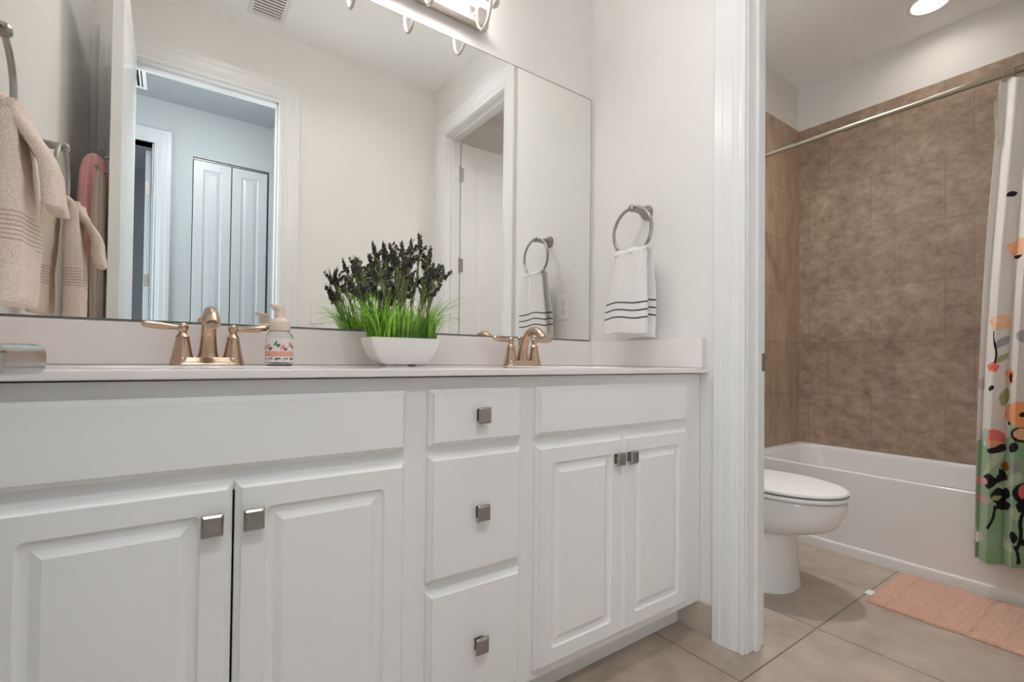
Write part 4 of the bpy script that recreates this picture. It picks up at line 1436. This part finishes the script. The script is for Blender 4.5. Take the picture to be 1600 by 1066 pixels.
def curtain_print(co):
    y, z = co[:, 1].astype(float), co[:, 2].astype(float)
    n = len(y)
    c = np.tile(np.array([0.70, 0.66, 0.62]), (n, 1))
    rs = np.random.RandomState(11)
    GREEN = np.array([0.33, 0.45, 0.30])
    lim = 0.655 + 0.05 * np.sin(y * 38) + 0.03 * np.sin(y * 90 + 1) + 0.02 * np.sin(y * 210)
    c[z < lim] = GREEN
    blot = np.sin(y * 45 + 2 * np.sin(z * 14)) * np.sin(z * 26 + 1.5 * np.sin(y * 30))
    c[(z < lim - 0.05) & (blot > 0.55)] = (0.28, 0.43, 0.24)
    c[(z < lim - 0.03) & (blot < -0.72)] = (0.52, 0.56, 0.42)
    BL, CO, OR, PE, GY, OL, BR = (0.022, 0.018, 0.022), (0.78, 0.17, 0.14), (0.80, 0.36, 0.18), (0.80, 0.48, 0.30), (0.34, 0.34, 0.35), (0.36, 0.35, 0.18), (0.30, 0.11, 0.02)

    def ell(y0, z0, ry, rz, rot, col):
        dy, dz = y - y0, z - z0
        a = dy * math.cos(rot) + dz * math.sin(rot)
        b = -dy * math.sin(rot) + dz * math.cos(rot)
        c[(a / ry) ** 2 + (b / rz) ** 2 < 1] = col

    def leaf_(y0, z0, L_, w_, rot, col):
        dy, dz = y - y0, z - z0
        a = dy * math.cos(rot) + dz * math.sin(rot)
        b = -dy * math.sin(rot) + dz * math.cos(rot)
        t_ = a / L_
        c[(t_ > 0) & (t_ < 1) & (np.abs(b) < w_ * np.sin(np.clip(t_, 0, 1) * PI) ** 0.8)] = col

    def flower(y0, z0, r, col, dark=True, npet=5):
        for q in range(npet):
            a = q * 2 * PI / npet + 0.4
            ell(y0 + r * 0.55 * math.cos(a), z0 + r * 0.55 * math.sin(a), r * 0.52, r * 0.52, 0, col)
        ell(y0, z0, r * 0.5, r * 0.5, 0, col)
        if dark:
            ell(y0, z0, r * 0.16, r * 0.22, 0.4, BL)

    def stem_(y0, z0, y1, z1, w_):
        d = math.hypot(y1 - y0, z1 - z0)
        rot = math.atan2(z1 - z0, y1 - y0)
        dy, dz = y - y0, z - z0
        a = dy * math.cos(rot) + dz * math.sin(rot)
        b = -dy * math.sin(rot) + dz * math.cos(rot)
        c[(a > 0) & (a < d) & (np.abs(b - 0.004 * np.sin(a * 40)) < w_)] = BL
    # the motifs seen at the edge of the photograph (y is sideways, more negative to the right)
    leaf_(-1.075, 1.545, 0.030, 0.010, 2.6, BL)
    leaf_(-1.092, 1.31, 0.032, 0.011, PI * 0.95, BL)
    flower(-1.110, 1.345, 0.032, PE, False)
    flower(-1.062, 1.062, 0.030, PE, False, 4)
    ell(-1.058, 1.070, 0.008, 0.007, 0, (0.80, 0.62, 0.50))
    leaf_(-1.052, 0.962, 0.060, 0.012, 2.15, GY)
    leaf_(-1.052, 0.905, 0.052, 0.009, 2.2, OL)
    stem_(-1.050, 0.90, -1.053, 1.03, 0.0024)
    leaf_(-1.120, 0.985, 0.05, 0.022, 1.9, GY)
    leaf_(-1.125, 0.88, 0.045, 0.018, 2.7, GY)
    flower(-1.045, 0.892, 0.017, CO)
    ell(-1.088, 0.868, 0.014, 0.018, 0, OR)
    ell(-1.088, 0.840, 0.013, 0.014, 0, PE)
    ell(-1.092, 0.853, 0.005, 0.020, 0, BL)
    leaf_(-1.068, 0.745, 0.075, 0.013, 1.75, OL)
    leaf_(-1.075, 0.70, 0.065, 0.011, 2.0, OL)
    ell(-1.088, 0.715, 0.007, 0.040, 0, BL)
    ell(-1.042, 0.812, 0.007, 0.012, 0.5, BL)
    flower(-1.122, 0.72, 0.045, OR, True, 7)
    ell(-1.120, 0.645, 0.028, 0.028, 0, BL)
    ell(-1.122, 0.648, 0.020, 0.022, 0, PE)
    ell(-1.048, 0.628, 0.026, 0.030, 0, CO)
    ell(-1.046, 0.605, 0.020, 0.014, 0, OR)
    ell(-1.054, 0.580, 0.026, 0.011, -0.3, BL)
    leaf_(-1.050, 0.575, 0.040, 0.010, 2.3, BL)
    leaf_(-1.092, 0.575, 0.045, 0.012, 1.9, BL)
    ell(-1.075, 0.520, 0.012, 0.018, 0, BR)
    ell(-1.072, 0.480, 0.013, 0.012, 0, BR)
    leaf_(-1.078, 0.465, 0.050, 0.009, 1.2, BL)
    leaf_(-1.055, 0.455, 0.045, 0.010, 1.9, BL)
    leaf_(-1.100, 0.50, 0.045, 0.016, 1.7, GY)
    leaf_(-1.032, 0.43, 0.060, 0.020, 1.65, BL)
    leaf_(-1.062, 0.37, 0.070, 0.020, 1.5, BL)
    leaf_(-1.050, 0.36, 0.050, 0.017, 2.6, BL)
    leaf_(-1.040, 0.39, 0.030, 0.009, 2.5, OL)
    ell(-1.078, 0.42, 0.012, 0.020, 0, BL)
    stem_(-1.030, 0.28, -1.052, 0.37, 0.0035)
    ell(-1.128, 0.43, 0.030, 0.040, 0, BL)
    ell(-1.130, 0.435, 0.020, 0.032, 0, CO)
    leaf_(-1.112, 0.36, 0.060, 0.016, 1.9, BL)
    stem_(-1.105, 0.22, -1.128, 0.40, 0.0045)
    leaf_(-1.105, 0.245, 0.055, 0.013, 2.9, BL)
    leaf_(-1.100, 0.245, 0.045, 0.010, 1.5, BL)
    stem_(-1.110, 0.17, -1.100, 0.235, 0.004)
    leaf_(-1.012, 0.80, 0.05, 0.012, 1.5, (0.55, 0.46, 0.46))
    leaf_(-1.018, 0.60, 0.06, 0.012, 1.7, (0.44, 0.52, 0.44))
    ell(-1.012, 0.455, 0.02, 0.016, 0, (0.70, 0.36, 0.34))
    ell(-1.010, 0.385, 0.02, 0.013, 0.4, (0.66, 0.36, 0.34))
    # the rest of the cloth, beyond the frame
    for k in range(60):
        y0 = rs.uniform(-1.52, -1.16)
        z0 = rs.uniform(0.2, 1.45)
        q = k % 5
        if q == 0:
            flower(y0, z0, rs.uniform(0.025, 0.045), (OR, CO, PE)[k % 3])
        elif q == 1:
            leaf_(y0, z0, 0.06, 0.014, rs.uniform(0.8, 2.4), OL)
        elif q == 2:
            leaf_(y0, z0, 0.055, 0.015, rs.uniform(0.8, 2.4), BL if z0 < 0.8 else GY)
        elif q == 3:
            stem_(y0, z0 - 0.06, y0 + rs.uniform(-0.02, 0.02), z0 + 0.04, 0.003)
        else:
            ell(y0, z0, 0.014, 0.016, 0, BR if z0 < 0.8 else PE)
    return c


paint(cu, curtain_print)

bm = bmesh.new()
grid = []
for j_ in range(81):
    z = 2.00 - (2.00 - 0.195) * j_ / 80
    dn = (2.0 - z) / 1.8
    row = []
    for i_ in range(121):
        s = 0.45 * i_ / 120
        x = 1.196 - 0.068 * smooth(dn * 1.35) + 0.005 * math.cos(2 * PI * s / 0.07) + 0.004 * noise.noise((s * 9, z * 2, 4))
        y = -1.050 + 0.072 * dn ** 1.5 - s + 0.004 * noise.noise((s * 9, z * 5, 8))
        row.append(bm.verts.new((x, y, z + (0.006 * math.sin(s * 60) if j_ == 80 else 0))))
    grid.append(row)
for j_ in range(80):
    for i_ in range(120):
        bm.faces.new((grid[j_][i_], grid[j_][i_ + 1], grid[j_ + 1][i_ + 1], grid[j_ + 1][i_]))
tag(obj('curtain_liner', bm, LINER, angle=180), 'sheer clear liner hanging behind the floral shower curtain', 'curtain liner')

hook0 = None
for k, yy in enumerate((-1.062, -1.098, -1.145, -1.190)):
    if hook0 is None:
        bm = bmesh.new()
        torus(bm, (0, 0, 0), 0.0185, 0.0017, 'y', 32, 8)
        bm2 = bm
        lathe(bm2, [(0.001, -0.003), (0.004, 0), (0.001, 0.003)], 10, (0, 0, -0.019))
        hook0 = tag(obj('curtain_hook', bm2, NICKEL), 'small metal hook joining the floral curtain to the rod', 'curtain hook', 'curtain hooks on the rod')
        h = hook0
    else:
        h = hook0.copy()
        COL.objects.link(h)
    h.location = (RX, yy, RZ - 0.0045)
    h.rotation_euler = (0, 0, random.uniform(-0.25, 0.25))

bm = bmesh.new()
tube(bm, [(1.168, -1.058, 2.010), (1.160, -1.052, 1.985), (1.158, -1.048, 1.94), (1.158, -1.043, 1.93)], 0.0016, 8)
tube(bm, [(1.158, -1.043, 1.935), (1.160, -1.045, 1.85), (1.163, -1.050, 1.765)], [0.0045, 0.0055, 0.005], 10)
cw = tag(obj('curtain_wand', bm, ACRYL), 'clear plastic pull wand hanging from the rod at the curtain edge', 'curtain wand')
